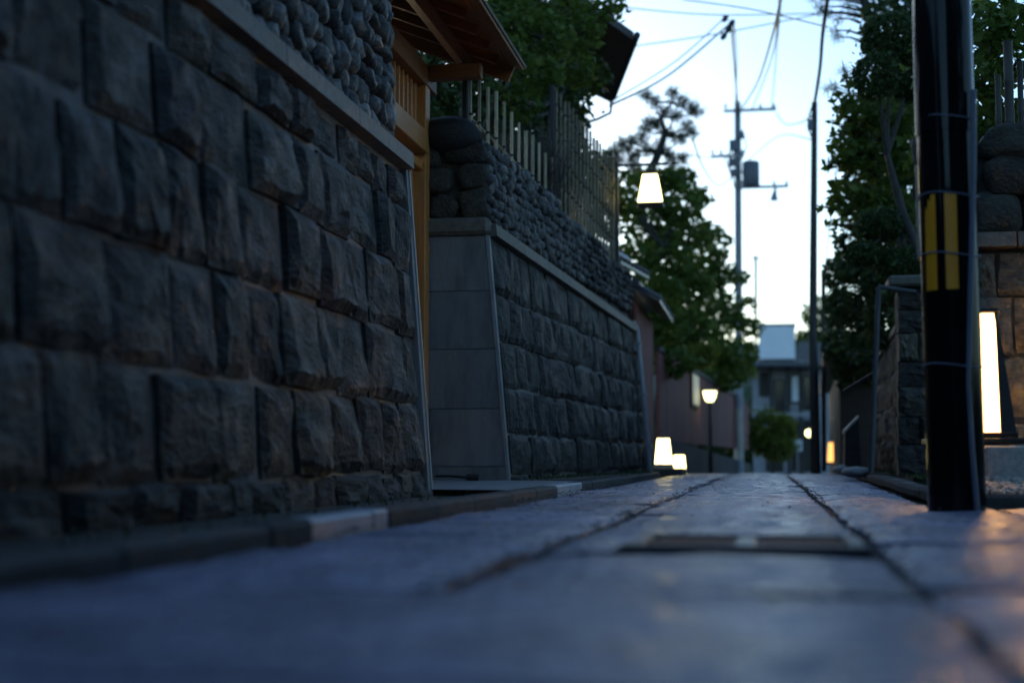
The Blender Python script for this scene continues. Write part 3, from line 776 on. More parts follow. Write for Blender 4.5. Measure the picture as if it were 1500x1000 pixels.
# right-hand wall along the lane, beyond the entrance
fr3 = Frame(1.36, 13.9, .03, -.03)
fr3.Nh = -fr3.Nh; fr3.W = (Vector((0, 0, 1)) - .06 * fr3.Nh).normalized(); fr3.N = (fr3.Nh + .06 * Vector((0, 0, 1))).normalized()
rw = thing('stone_wall', (1.6, 17, 0), 'dark stone wall running along the right edge of the lane', 'wall')
ROCK_DK = [rock_face(160 + s, M['rock'], 6) for s in range(6)]
put('wall_core', *fr3.slab(.3, 9.2, -.2, 1.73, -.5, -.004), M['dark_mortar'], rw)
fr3.mat_old = fr3.mat
def m3(u, w, n, su, sn, sw, roll=0):
    R = Matrix((fr3.U, fr3.N, fr3.W)).transposed()
    return Matrix.Translation(fr3.pt(u, w, n)) @ R.to_4x4() @ Matrix.Diagonal((su, sn, sw, 1))
fr3.mat = m3
block_courses(rw, fr3, .35, 9.1, [(.05, .45), (.45, .88), (.88, 1.3), (1.3, 1.8)], lambda u: 1.72, 14, ROCK_DK, .35, .7)
u = .3
while u < 9.2:
    V, F = fr3.slab(u + .005, min(9.2, u + .9) - .005, 1.735, 1.82, -.5, .06); put('coping_stone', V, F, M['coping'], rw); u += .9
# stone pier at its near end, built of stacked stones under a cap
pr = thing('stone_pier', (1.42, 13.9, 0), 'mossy pier of stacked stones at the near end of the right wall', 'pier')
zz = .06
for k, hgt in enumerate((.30, .26, .28, .24, .27, .22, .2)):
    sw = .42 - .012 * k
    for half in ((-1, 1) if k % 3 == 1 else (0,)):
        ww = sw / 2 - .005 if half else sw
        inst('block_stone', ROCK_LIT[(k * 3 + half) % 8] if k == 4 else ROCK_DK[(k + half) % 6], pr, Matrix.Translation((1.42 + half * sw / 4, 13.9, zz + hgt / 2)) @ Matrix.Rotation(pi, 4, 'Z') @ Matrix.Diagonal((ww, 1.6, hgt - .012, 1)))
    zz += hgt
put('pier_core', *box((1.42, 14.12, .95), (.36, .34, 1.76), .02), M['dark_mortar'], pr)
put('pier_cap', *box((1.40, 14.02, 1.90), (.50, .5, .10), .02), M['coping'], pr)
# leaning grey frame beside the pier
a = P(1276, 692, 13.6); b_ = P(1287, 420, 13.6)
M['dull_steel'] = mat('dull_steel', (.03, .031, .034), (.055, .056, .06), 6, .6)
gp = thing('metal_frame', (a.x, 13.6, .05), 'leaning grey metal post with a top bar against the stone pier', 'post')
MB().tube([a, b_], .026, 10).put('post', M['dull_steel'], gp, True)
MB().tube([b_, P(1342, 428, 13.6)], .022, 10).put('top_bar', M['dull_steel'], gp, True)
MB().tube([P(1281, 545, 13.62), P(1236, 572, 14.4)], .014, 8).put('side_bar', M['dull_steel'], gp, True)
# sloping low bamboo guard lit on its edge
g0, g1, g2, g3 = P(1237, 688, 18.4), P(1238, 634, 18.4), P(1257, 612, 18.4), P(1262, 690, 18.4)
sg = thing('sloping_guard', (g0.x, 18.4, 0), 'low dark board guard with a sloping orange lit top edge', 'guard')
put('panel', *prism([g0, g1, g2, g3], (.0, .5, 0)), M['dark_wood'], sg)
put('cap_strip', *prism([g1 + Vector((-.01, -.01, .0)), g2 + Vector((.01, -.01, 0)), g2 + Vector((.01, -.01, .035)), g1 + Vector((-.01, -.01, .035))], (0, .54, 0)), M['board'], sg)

# the lane goes on unseen: walls, hedges and a house added to block light
for (x_, nm) in ((1.95, 'right'), (-2.45, 'left')):
    o = put('wall', *box((x_ + (.2 if x_ > 0 else -.2), -6.5 if x_ < 0 else -3.6, 1.0), (.4, 11 if x_ < 0 else 19, 2.1), .02), M['dark_mortar']); o['kind'] = 'structure'  # added unseen walls, there to block light
o = put('unseen_building', *box((0, -26, 3.2), (16, 6, 7.4), .03), M['dark_wood']); o['kind'] = 'structure'

# ------------------------------------------------------------------ far poles
def cable(pts, r_, label, m=None, group='overhead cables'):
    pts = [Vector(p) for p in pts]; out = []
    if len(pts) == 2:
        a, b_ = pts; sag = (a - b_).length * .018
        for k in range(15):
            t = k / 14; q = a.lerp(b_, t); q.z -= sag * 4 * t * (1 - t); out.append(q)
    else:
        for i in range(len(pts) - 1):
            for k in range(6):
                t = k / 6; p0 = pts[max(i - 1, 0)]; p1 = pts[i]; p2 = pts[i + 1]; p3 = pts[min(i + 2, len(pts) - 1)]
                out.append(.5 * ((2 * p1) + (p2 - p0) * t + (2 * p0 - 5 * p1 + 4 * p2 - p3) * t * t + (3 * p1 - p0 - 3 * p2 + p3) * t ** 3))
        out.append(pts[-1])
    o = MB().tube(out, r_, 6).put('overhead_cable', m or M['cable'], None, True)
    return tag(o, label, 'cable', group)
Yp = 45.0
b0 = P(1083, 690, Yp); tp = P(1080.5, 150, Yp)
fp = thing('utility_pole', (b0.x, Yp, road_z(Yp)), 'pale concrete utility pole with a grey transformer far down the lane', 'utility pole', 'utility poles')
MB().tube([(b0.x, Yp, road_z(Yp) - .1), (tp.x, Yp, tp.z)], [.14, .10], 16).put('shaft', M['pole_conc'], fp, True)
MB().tube([(b0.x, Yp, road_z(Yp) + .8), (b0.x, Yp, road_z(Yp) + 2.4)], .147, 16).put('yellow_sleeve', M['board'], fp, True)
for (x0_, x1_, py) in ((1060, 1137, 163), (1042, 1090, 230), (1085, 1155, 275)):
    a, b_ = P(x0_, py, Yp), P(x1_, py, Yp); put('crossarm', *box((a + b_) / 2 + Vector((0, -.14, 0)), ((b_ - a).length, .08, .09), .006), M['steel'], fp)
    for t in (.04, .3, .7, .96):
        q = a.lerp(b_, t) + Vector((0, -.14, .10)); MB().tube([q - Vector((0, 0, .05)), q, q + Vector((0, 0, .10))], [.03, .05, .03], 8).put('insulator', M['porcelain'], fp, True)
tc_ = P(1100, 256, Yp)
can = MB().tube([tc_ + Vector((0, -.1, -.40)), tc_ + Vector((0, -.1, -.37)), tc_ + Vector((0, -.1, .36)), tc_ + Vector((0, -.1, .40))], [.24, .27, .27, .22], 20).put('transformer', M['can'], fp, True)
put('bracket', *box(tc_ + Vector((-.28, -.05, .1)), (.2, .06, .06), .004), M['steel'], fp)
for (px, py, s) in ((1075, 215, .28), (1072, 240, .22), (1085, 200, .2), (1076, 255, .2)):
    q = P(px, py, Yp); put('junction_box', *box(q + Vector((0, -.2, 0)), (s, .16, s * 1.2), .01), M['can'], fp)
for (pp) in (((1074, 205), (1068, 240), (1076, 275)), ((1088, 190), (1094, 215), (1086, 235)), ((1070, 220), (1062, 232), (1072, 262))):
    MB().tube([P(px, py, Yp - .25) for px, py in pp], .022, 6).put('jumper_wire', M['cable'], fp, True)
put('side_sign', *box(P(1104, 485, Yp) + Vector((0, -.3, 0)), (.75, .04, .10), .004, Matrix.Rotation(-radians(28), 3, 'Y')), M['steel'], fp)
lm = P(1134, 288, Yp); MB().tube([P(1136, 275, Yp), lm, lm + Vector((0, 0, -.12))], [.03, .10, .14], 10).put('street_light', M['steel'], fp, True)
# wooden pole on the right, with the box and the cable bundle
Yw = 27.0
wb, wt = P(1195, 692, Yw), P(1193, 150, Yw)
wp_ = thing('wooden_pole', (wb.x, Yw, road_z(Yw)), 'slim dark wooden pole standing right of the lane centre', 'utility pole', 'utility poles')
MB().tube([(wb.x, Yw, road_z(Yw) - .1), (wb.x - .01, Yw, 2.5), (wt.x, Yw, wt.z)], [.095, .08, .055], 14).put('shaft', M['pole_wood'], wp_, True)
put('box', *box(P(1187, 183, Yw), (.11, .12, .20), .008), M['can'], wp_)
MB().tube([P(1188, 200, Yw), P(1183, 185, Yw), P(1186, 165, Yw), P(1192, 150, Yw)], .016, 6).put('drop_wire', M['cable'], wp_, True)
MB().tube([P(1207, 690, Yw + 1), P(1206, 450, Yw + 1), P(1206, 395, Yw + 1)], .045, 10).put('stay_pole', M['pole_wood'], wp_, True)
cable([P(1193, 152, Yw), P(1201, 100, 25), P(1205, 50, 23), P(1215, -20, 21)], .034, 'thick dark cable bundle rising from the wooden pole top')
cable([P(1081, 162, Yp), P(1073, 60, 33), P(1071, 38, 30)], .03, 'thin cable rising from the far pole to the hung insulators')
cable([P(1087, 158, Yp), P(1110, 120, 38), P(1132, 50, 28), P(1147, -20, 22)], .026, 'dark cable fanning up from the far pole to the upper frame edge')
cable([P(1100, 163, Yp), P(1122, 110, 38), P(1136, 60, 30), P(1142, -20, 24)], .018, 'thinner cable beside the dark one fanning from the far pole')
cable([P(1130, 163, Yp), P(1139, 60, 36), P(1146, -20, 30)], .018, 'faint cable rising from the right tip of the far pole crossarm')
cable([P(893, 155, 23), P(980, 110, 26), P(1068, 36, 30)], .022, 'pale drooping cable from the dark eave to the hung insulators')
cable([P(893, 150, 23), P(990, 90, 26), P(1060, 28, 30)], .014, 'thinner cable just above the drooping one from the dark eave')
cable([P(900, 72, 30), P(1050, 50, 32), P(1215, 18, 34)], .014, 'lower long horizontal cable crossing the sky')
cable([P(880, 8, 30), P(1040, 22, 32), P(1195, 20, 34)], .014, 'upper long horizontal cable crossing the sky')
cable([P(1015, 205, 31), P(1030, 245, 36), P(1052, 272, 42), P(1078, 255, Yp)], .022, 'looping cable from the pine tree to the far pole')
cable([P(1137, 166, Yp), P(1150, 182, 42), P(1172, 180, 34), P(1188, 170, Yw)], .02, 'short slack cable between the far pole and the wooden pole')
cable([P(1077, 170, Yp), P(1079, 90, 40), P(1075, 36, 30)], .02, 'second thin cable beside the one rising to the hung insulators')
cable([P(1090, 240, Yp), P(1140, 200, 40), P(1190, 205, Yw)], .016, 'slack cable from the transformer side to the wooden pole top')
cable([P(1045, 232, Yp), P(960, 218, 44), P(880, 190, 43)], .018, 'cable leaving the left crossarm of the far pole')
cable([P(1000, 0, 26), P(1100, 14, 25), P(1212, 40, 22)], .012, 'thin cable near the upper frame edge reaching the dark bundle')
cable([P(1208, 395, 28), P(1225, 250, 24), P(1240, 160, 20)], .012, 'thin cable rising beside the wooden pole into the leaves')
il = thing('insulator_cluster', P(1068, 38, 30), 'dark insulators hung on cables high above the lane', 'insulator')
for (px, py) in ((1062, 28), (1072, 34), (1067, 44), (1060, 54)):
    q = P(px, py, 30); MB().tube([q - Vector((.05, 0, .06)), q, q + Vector((.05, 0, .06))], [.04, .07, .04], 8).put('insulator', M['cable'], il, True)
MB().tube([P(1060, 56, 30), P(1072, 32, 30)], .025, 6).put('strap', M['cable'], il, True)
pl2 = thing('utility_pole', P(1107, 690, 70), 'thinnest grey pole far behind the concrete pole', 'utility pole', 'utility poles')
MB().tube([P(1107, 600, 70), P(1107, 374, 70)], .08, 10).put('shaft', M['pole_conc'], pl2, True)
put('crossarm', *box(P(1107, 378, 70), (.5, .08, .08), .005), M['steel'], pl2)

# ------------------------------------------------------------------ left, beyond the pipe: tile-capped board walls
def capped_wall(p0, p1, zt, label):
    """board wall from p0 to p1 (ground points) with a small tiled roof at height zt"""
    p0, p1 = Vector(p0), Vector(p1); d = (p1 - p0); L = d.length; d.normalize(); n = Vector((d.y, -d.x, 0))
    t = thing('capped_wall', p0, label, 'wall', 'tile capped board walls')
    put('base_course', *prism([p0 + n * .09 + Vector((0, 0, -.5)), p1 + n * .09 + Vector((0, 0, -.5)), p1 - n * .09 + Vector((0, 0, -.5)), p0 - n * .09 + Vector((0, 0, -.5))], (0, 0, 1.0)), M['kerb'], t)
    k = 0; w = .2
    while k * w < L - .05:
        c = p0 + d * (k * w + w / 2) + Vector((0, 0, (zt + .5) / 2)); R = Matrix((d, n, Vector((0, 0, 1)))).transposed()
        put('board', *box(c, (w - .006, .05, zt - .5), .004, R), M['red_wood'] if 'brown' in label else M['dark_wood'], t); k += 1
    for s in (-1, 1):
        rise = Vector((0, 0, .22)); e = n * s * .38
        a, b_ = p0 + Vector((0, 0, zt + .02)), p1 + Vector((0, 0, zt + .02))
        put('roof', *prism([a + rise, b_ + rise, b_ + e, a + e], (0, 0, -.05)), M['tile'], t)
        m = 0
        while m * .24 < L:
            q = p0 + d * (m * .24 + .1) + Vector((0, 0, zt + .045)); MB().tube([q + rise, q + e * 1.02], .035, 6).put('ridge_tile', M['tile'], t, True); m += 1
    MB().tube([p0 + Vector((0, 0, zt + .28)) - d * .05, p1 + Vector((0, 0, zt + .28)) + d * .05], .075, 10).put('ridge', M['tile'], t, True)
capped_wall((-2.35, 19.6, 0), (-2.1, 21.4, 0), 2.95, 'dark board wall with a high tiled cap behind the hanging lantern')
capped_wall((-1.98, 21.8, 0), (-2.0, 25.2, 0), 2.65, 'brown board wall with a lower tiled cap beyond the lantern bracket')
# reddish board wall with stone base
A, B = P(964, 690, 25.6), P(1096, 690, 52)
A.z = road_z(A.y); B.z = road_z(B.y)
rb = thing('board_wall', A, 'long reddish board wall on a grey stone base behind the street lamp', 'wall')
d = (B - A); d.z = 0; L = d.length; d.normalize(); n = Vector((d.y, -d.x, 0)); R = Matrix((d, n, Vector((0, 0, 1)))).transposed()
put('stone_base', *prism([A + n * .1 + Vector((0, 0, -.6)), B + n * .1 + Vector((0, 0, -.4)), B - n * .2 + Vector((0, 0, -.4)), A - n * .2 + Vector((0, 0, -.6))], (0, 0, 1.25)), M['kerb'], rb)
k = 0
while k * .45 < L:
    c = A + d * (k * .45 + .22); c.z = 1.35; put('board', *box(c, (.44, .06, 1.6), .006, R), M['red_wood'], rb); k += 1
put('top_rail', *box(A.lerp(B, .5) + Vector((0, 0, 2.2 - A.lerp(B, .5).z)), (L, .12, .10), .008, R), M['dark_wood'], rb)
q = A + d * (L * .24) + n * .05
M['reflection_glow'] = emit_mat('reflection_glow', (1.0, .85, .25), .03)  # glow imitating street lamp light reflected on the boards
wf = put('window', *box((q.x, q.y, 1.75), (1.5, .05, .8), .008, R), M['dark_wood'], rb)  # added window and pane, standing in for the reflected lamp light
put('pane', *box(Vector((q.x, q.y, 1.75)) + n * .03, (1.34, .02, .66), .004, R), M['reflection_glow'], wf)  # added pane, stands in for the reflected lamp light
# street lamp on a slim post
sp = P(1041, 690, 33); top_ = P(1041, 588, 33)
st = thing('street_lamp', (sp.x, 33, road_z(33)), 'slim black street lamp with a glowing glass shade before the board wall', 'street lamp')
MB().tube([(sp.x, 33, road_z(33)), (sp.x, 33, .7), (sp.x, 33, top_.z)], [.05, .04, .03], 10).put('post', M['black_frame'], st, True)
MB().tube([(sp.x, 33, top_.z), (sp.x, 33, top_.z + .08), (sp.x, 33, top_.z + .24)], [.07, .12, .155], 12).put('shade', M['lamp_small'], st, True)
MB().tube([(sp.x, 33, top_.z + .245), (sp.x, 33, top_.z + .30)], [.15, .05], 12).put('cap', M['black_frame'], st, True)

# ------------------------------------------------------------------ far buildings
Yb = 62.0
def far_box(name, x0, x1, y0, y1, depth, m, parent, Y=Yb):
    a, b_ = P(x0, y1, Y), P(x1, y0, Y); return put(name, *box(((a.x + b_.x) / 2, Y + depth / 2, (a.z + b_.z) / 2), (abs(b_.x - a.x), depth, abs(b_.z - a.z)), .01), m, parent)
fb = thing('house', P(1150, 690, Yb), 'two storey house with a white upper block at the far end of the lane', 'house')
far_box('upper_block', 1112, 1164, 477, 526, 2.5, M['white_wall'], fb)
far_box('parapet', 1110, 1166, 473, 477, 2.6, M['plaster'], fb)
rf = far_box('lower_roof', 1100, 1215, 528, 536, 2.4, M['tile'], fb, Yb - 1.2)
for k in range(24):
    px = 1102 + k * 4.8; MB().tube([P(px, 529, Yb), P(px, 536, Yb - 1.25)], .05, 6).put('roof_tile', M['tile'], rf, True)
far_box('wall', 1104, 1212, 536, 720, 3.0, M['plaster'], fb, Yb + .2)
for (x0, x1, y0, y1, m) in ((1112, 1128, 545, 580, 'dark_wood'), (1134, 1150, 555, 612, 'glass'), (1158, 1172, 548, 590, 'white_wall'), (1176, 1190, 550, 600, 'glass'), (1122, 1146, 625, 690, 'dark_wood'), (1160, 1192, 615, 690, 'dark_wood')):
    w_ = far_box('window', x0, x1, y0, y1, .12, M['dark_wood'], fb, Yb + .1)
    far_box('pane', x0 + 2, x1 - 2, y0 + 2, y1 - 2, .06, M[m], w_, Yb + .06)
for px in (1130, 1155, 1173): far_box('post', px - 1.5, px + 1.5, 536, 700, .12, M['dark_wood'], fb, Yb - .7)
far_box('balcony_rail', 1104, 1210, 604, 610, .1, M['steel'], fb, Yb - .8)
h2 = thing('house', P(1185, 690, 70), 'low tiled roof house partly behind the slim wooden pole', 'house')
V, F = prism([P(1160, 530, 70), P(1225, 530, 70), P(1212, 502, 70), P(1170, 500, 70)], (0, 4, .0)); put('roof', V, F, M['tile'], h2)
far_box('wall', 1165, 1222, 531, 720, 3, M['plaster'], h2, 70.5)
# dark gable house behind the tall fence on the left
hz = 6.3
def Pz(px, py, z):
    r_ = ray(px, py); t = (z - CAM_Z) / r_.z; return Vector((0, 0, CAM_Z)) + r_ * t
e1, e2_, e3, e4 = Pz(928, 47, hz), Pz(894, 140, hz), Pz(800, 95, hz), Pz(820, -30, hz)
dh = thing('house', ((e1 + e3) / 2).to_2d().to_3d(), 'dark house with a deep overhanging eave behind the bamboo fence', 'house')
ctr = (e1 + e2_ + e3 + e4) / 4; apex = ctr + Vector((-.6, .4, 1.0))
V = [e1, e2_, e3, e4, e1 + Vector((0, 0, -.12)), e2_ + Vector((0, 0, -.12)), e3 + Vector((0, 0, -.12)), e4 + Vector((0, 0, -.12)), apex]
put('roof', V, [(0, 1, 5, 4), (1, 2, 6, 5), (2, 3, 7, 6), (3, 0, 4, 7), (4, 5, 6, 7), (0, 1, 8), (1, 2, 8), (2, 3, 8), (3, 0, 8)], M['dark_wood'], dh)
def shrink(p, k=.62): return ctr + (p - ctr) * k
wc = ctr.lerp(e3.lerp(e4, .5), .62); wl = [wc + (p - ctr) * .30 for p in (e1, e2_, e3, e4)]
put('wall', *prism([Vector((p.x, p.y, hz - .13)) for p in wl], (0, 0, -hz + .2)), M['dark_wood'], dh)
MB().tube([e1 + Vector((.05, 0, -.05)), e2_ + Vector((.05, 0, -.05))], .05, 8).put('gutter', M['dark_post'], dh, True)
MB().tube([e2_ + Vector((.03, 0, -.06)), e2_ + Vector((.0, .0, -.30)), e2_ + Vector((-.25, .1, -.38)), e2_ + Vector((-.9, .3, -.46))], .026, 8).put('downpipe', M['dark_post'], dh, True)
# small far lamps and sign
a = P(1185, 634, 50); fl1 = thing('wall_lamp', a, 'small round yellow lamp low beside the slim wooden pole', 'lamp')
me = cobble_mesh(71, M['lamp_small'], 2, 0, 'globe'); inst('globe', me, fl1, Matrix.Translation(a) @ Matrix.Scale(.26, 4))
put('bracket', *box(a + Vector((.05, .15, .15)), (.1, .2, .06), .004), M['black_frame'], fl1)
a = P(1223, 613, 34); fl2 = thing('wall_lamp', a, 'small oval lantern glowing by the far end of the right wall', 'lamp')
inst('globe', me, fl2, Matrix.Translation(a) @ Matrix.Diagonal((.14, .14, .27, 1)))
put('bracket', *box(a + Vector((0, .0, .17)), (.08, .08, .05), .004), M['black_frame'], fl2)
a = P(1168, 652, 48); sgn = thing('sign_board', a, 'small blank white sign board in front of the far hedge', 'sign')
put('panel', *box(a, (.32, .03, .38), .005), M['sign'], sgn)
put('post', *box(a + Vector((0, .04, -.6)), (.05, .04, 1.0), .004), M['steel'], sgn)
a = P(1219, 662, 33); am = thing('floor_lantern', (a.x, 33, -.2), 'dim amber floor lantern at the right edge beyond the wooden pole', 'lantern')
put('shade', *frustum((a.x, 33, a.z - .22), (.22, .22), (.16, .16), .44), M['lamp_amber'], am)
put('foot', *box((a.x, 33, a.z - .25), (.28, .28, .05), .005), M['black_frame'], am)
# far right garden wall and gate posts beyond the wooden pole
frg = thing('garden_wall', P(1240, 690, 27), 'dark wooden garden wall with tiled cap at the far right bend', 'wall')
a, b_ = P(1232, 690, 24), P(1216, 690, 40)
put('wall', *prism([Vector((a.x, a.y, -.5)), Vector((b_.x, b_.y, -.6)), Vector((b_.x + 1.2, b_.y, -.6)), Vector((a.x + 1.2, a.y, -.5))], (0, 0, 2.5)), M['dark_wood'], frg)
put('roof', *prism([Vector((a.x - .25, a.y, 2.05)), Vector((b_.x - .25, b_.y, 2.0)), Vector((b_.x + .75, b_.y, 2.4)), Vector((a.x + .75, a.y, 2.45))], (0, 0, -.07)), M['tile'], frg)

# ------------------------------------------------------------------ VEGETATION
def leaves(clumps, size, density, elong=1.8, seed=0, hollow=.35):
    """clumps: (centre, radii); diamond leaves through each clump, denser to its shell"""
    g = np.random.default_rng(seed); Vs = []
    for (c, rad, *dn) in clumps:
        k = dn[0] if dn else 1.0
        area = (rad[0] * rad[1] + rad[1] * rad[2] + rad[0] * rad[2]) * 4.2
        n = max(12, int(area * density * k / size ** 2 * 2.0))
        d = g.normal(size=(n, 3)); d /= np.linalg.norm(d, axis=1)[:, None]
        sub = g.normal(size=(9, 3)); sub /= np.linalg.norm(sub, axis=1)[:, None]
        lump = 1 + .28 * np.max(d @ sub.T, axis=1) - .22
        rr = (hollow + (1 - hollow) * g.random(n) ** .6) * lump * (1 + .18 * np.abs(g.normal(size=n)) * (g.random(n) < .18))
        p = np.array(c) + d * np.array(rad) * rr[:, None]
        a = g.normal(size=(n, 3)); a[:, 2] *= .6; a /= np.linalg.norm(a, axis=1)[:, None]
        b = np.cross(a, g.normal(size=(n, 3))); b /= np.linalg.norm(b, axis=1)[:, None]
        s = size * (.4 + 1.1 * g.random(n))[:, None]
        Vs.append(np.stack([p - a * s * elong * .5, p + b * s * .5, p + a * s * elong * .5, p - b * s * .5], 1).reshape(-1, 3))
    return np.concatenate(Vs)
def quads_obj(name, V, m, parent):
    n = len(V) // 4; me = bpy.data.meshes.new(name)
    me.vertices.add(n * 4); me.vertices.foreach_set('co', V.astype(np.float32).ravel())
    me.loops.add(n * 4); me.loops.foreach_set('vertex_index', np.arange(n * 4, dtype=np.int32))
    me.polygons.add(n); me.polygons.foreach_set('loop_start', np.arange(0, n * 4, 4, dtype=np.int32))
    me.update(calc_edges=True); me.materials.append(m)
    c = V.mean(0); me.transform(Matrix.Translation(Vector(-c)))
    return link(bpy.data.objects.new(name, me), parent, Matrix.Translation(Vector(c)))
def tree(name, label, base, clumps, m, size, density, trunk_r=.08, cat='tree', elong=1.8, seed=1, limbs=True, group=None, hollow=.35, trunk_pts=None):
    base = Vector(base); t = thing(name, base, label, cat, group)
    C = [(Vector(c[0]), c[1]) for c in clumps]
    cen = sum((c for c, _ in C), Vector()) / len(C)
    tp = trunk_pts or [base, base.lerp(cen, .35) + Vector((.05, 0, 0)), base.lerp(cen, .7) + Vector((-.06, 0, .1)), cen]
    tp = [Vector(q) for q in tp]
    tm = MB().tube(tp, [trunk_r * (1 - .6 * i / (len(tp) - 1)) for i in range(len(tp))], 9)
    if limbs:
        for k, (c, rad) in enumerate(C):
            s = min(tp, key=lambda q: (q - c).length)
            mid = s.lerp(c, .5) + Vector((0, 0, -.06 * (c - s).length))
            tm.tube([s, mid, c, c + (c - mid) * .5], [trunk_r * .42, trunk_r * .28, trunk_r * .16, trunk_r * .05], 6)
    tm.put('trunk', M['bark'], t, True)
    quads_obj('crown', leaves(clumps, size, density, elong, seed, hollow), M[m], t)
    return t
def cl(px, py, Y, rx_, ry_=None, dens=1.0, deep=1.0):
    ry_ = ry_ or rx_ * .75; k = Y / FPX; return (P(px, py, Y), (rx_ * k, rx_ * k * deep, ry_ * k), dens)

fl_ = quads_obj('fallen_leaves', FALLEN, M['twig'], None); fl_['kind'] = 'stuff'
# left garden behind the wall
tree('maple_tree', 'leafy maple tree rising behind the low bamboo fence', (-4.0, 15.0, 2.0),
     [cl(735, 20, 15, 50), cl(790, 55, 15.5, 55), cl(745, 85, 14.6, 40), cl(840, 55, 16.5, 48), cl(870, 15, 16.8, 38), cl(800, 0, 16, 60), cl(900, 12, 17.2, 24, 14, .5), cl(845, 105, 16.5, 34), cl(790, 110, 15.2, 40), cl(700, 60, 14, 40), cl(760, 150, 15, 40, 30)],
     'leaf_mid', .055, .50, .09, seed=3)
tree('broadleaf_tree', 'dark broadleaf tree filling the garden behind the gate lattice', (-4.6, 13.0, 1.5),
     [cl(590, 120, 12.8, 45, 60), cl(640, 140, 13.2, 45, 50), cl(690, 130, 14, 45, 50), cl(610, 190, 12.6, 50, 40), cl(660, 60, 14.5, 60), cl(740, 200, 16.5, 60, 40), cl(820, 160, 19, 50, 45), cl(860, 110, 20, 40)],
     'leaf_dark', .06, .65, .10, seed=4)
tree('evergreen_tree', 'tall dense evergreen trees screening the garden behind the maple', (-5.2, 20, 1.0),
     [cl(700, 40, 19, 70, 80), cl(760, 60, 20, 70, 80), cl(810, 110, 20.5, 50, 60), cl(640, 80, 18, 70, 80), cl(760, 180, 19.5, 70, 50), cl(700, 170, 18, 70, 50), cl(830, 30, 21, 30, 50), cl(600, 150, 17, 50, 60), cl(820, 190, 20.5, 36, 36), cl(660, 230, 17.5, 60, 40), cl(780, 0, 20, 70, 40)],
     'leaf_dark', .10, .55, .14, seed=31, hollow=.5)
tree('shrub', 'dark evergreen shrubs standing right behind the tall bamboo fence', (-3.2, 18.5, 1.0),
     [cl(830, 250, 17.5, 40, 60), cl(865, 280, 18.5, 34, 60), cl(890, 310, 19.5, 28, 50), cl(840, 330, 18, 40, 50), cl(878, 250, 19.5, 22, 30), cl(800, 250, 17, 40, 40)],
     'leaf_dark', .06, .7, .06, seed=33, cat='shrub', hollow=.45)
tw = thing('dry_bush', (-2.9, 15, 2.6), 'brown twiggy bush between the low and the tall bamboo fence', 'bush')
g = np.random.default_rng(9); Vt = []
for k in range(6000):
    p = P(g.uniform(722, 815), 235, 15.2 + g.uniform(-.6, .9)); p.z = 2.9
    t_ = Vector((g.normal() * .16, g.normal() * .2, 1)) * g.uniform(.3, 1.05) ; w_ = Vector((g.normal(), g.normal(), 0)).normalized() * .005
    s = p + t_ * g.uniform(.0, .6); Vt += [s - w_, s + w_, s + t_ * .35 + w_ * .4, s + t_ * .35 - w_ * .4]
quads_obj('twigs', np.array([tuple(v) for v in Vt]), M['twig'], tw)
# pine against the sky
pn = thing('pine_tree', P(938, 300, 30), 'sparse pine with tufted needles against the sky beside the hanging lantern', 'tree')
tr = MB(); nod = [P(935, 330, 30), P(948, 262, 30), P(966, 222, 30), P(974, 195, 30), P(968, 172, 30), P(985, 150, 30)]
tr.tube(nod, [.12, .10, .085, .065, .045, .025], 8)
tufts = [(946, 142), (958, 152), (985, 138), (1000, 150), (1013, 160), (1020, 165), (975, 165), (990, 170), (1005, 185), (1012, 195), (952, 180), (962, 185), (945, 190), (985, 200), (998, 205), (940, 205), (925, 208), (910, 212), (918, 222), (900, 222), (932, 228), (950, 222), (968, 215), (980, 228), (905, 235), (895, 228), (925, 240), (1000, 232), (985, 240)]
gt_ = np.random.default_rng(5); NV = []
for (px, py) in tufts:
    c = P(px, py, 30 + gt_.uniform(-.5, .5)); s = min(nod, key=lambda q: (q - c).length + max(0, q.z - c.z) * 1.2)
    tr.tube([s, s.lerp(c, .5) + Vector((0, 0, -.05)), c], [.035, .022, .012], 5)
    for _ in range(190):
        d = Vector(gt_.normal(size=3)); d.z = abs(d.z) * .8; d.normalize(); L_ = gt_.uniform(.06, .17)
        o = c + Vector(gt_.normal(size=3)) * .07; w_ = d.cross(Vector(gt_.normal(size=3))).normalized() * .009
        NV += [o - w_, o + w_, o + d * L_ + w_ * .3, o + d * L_ - w_ * .3]
tr.put('trunk', M['bark'], pn, True)
quads_obj('crown', np.array([tuple(v) for v in NV]), M['leaf_pine'], pn)
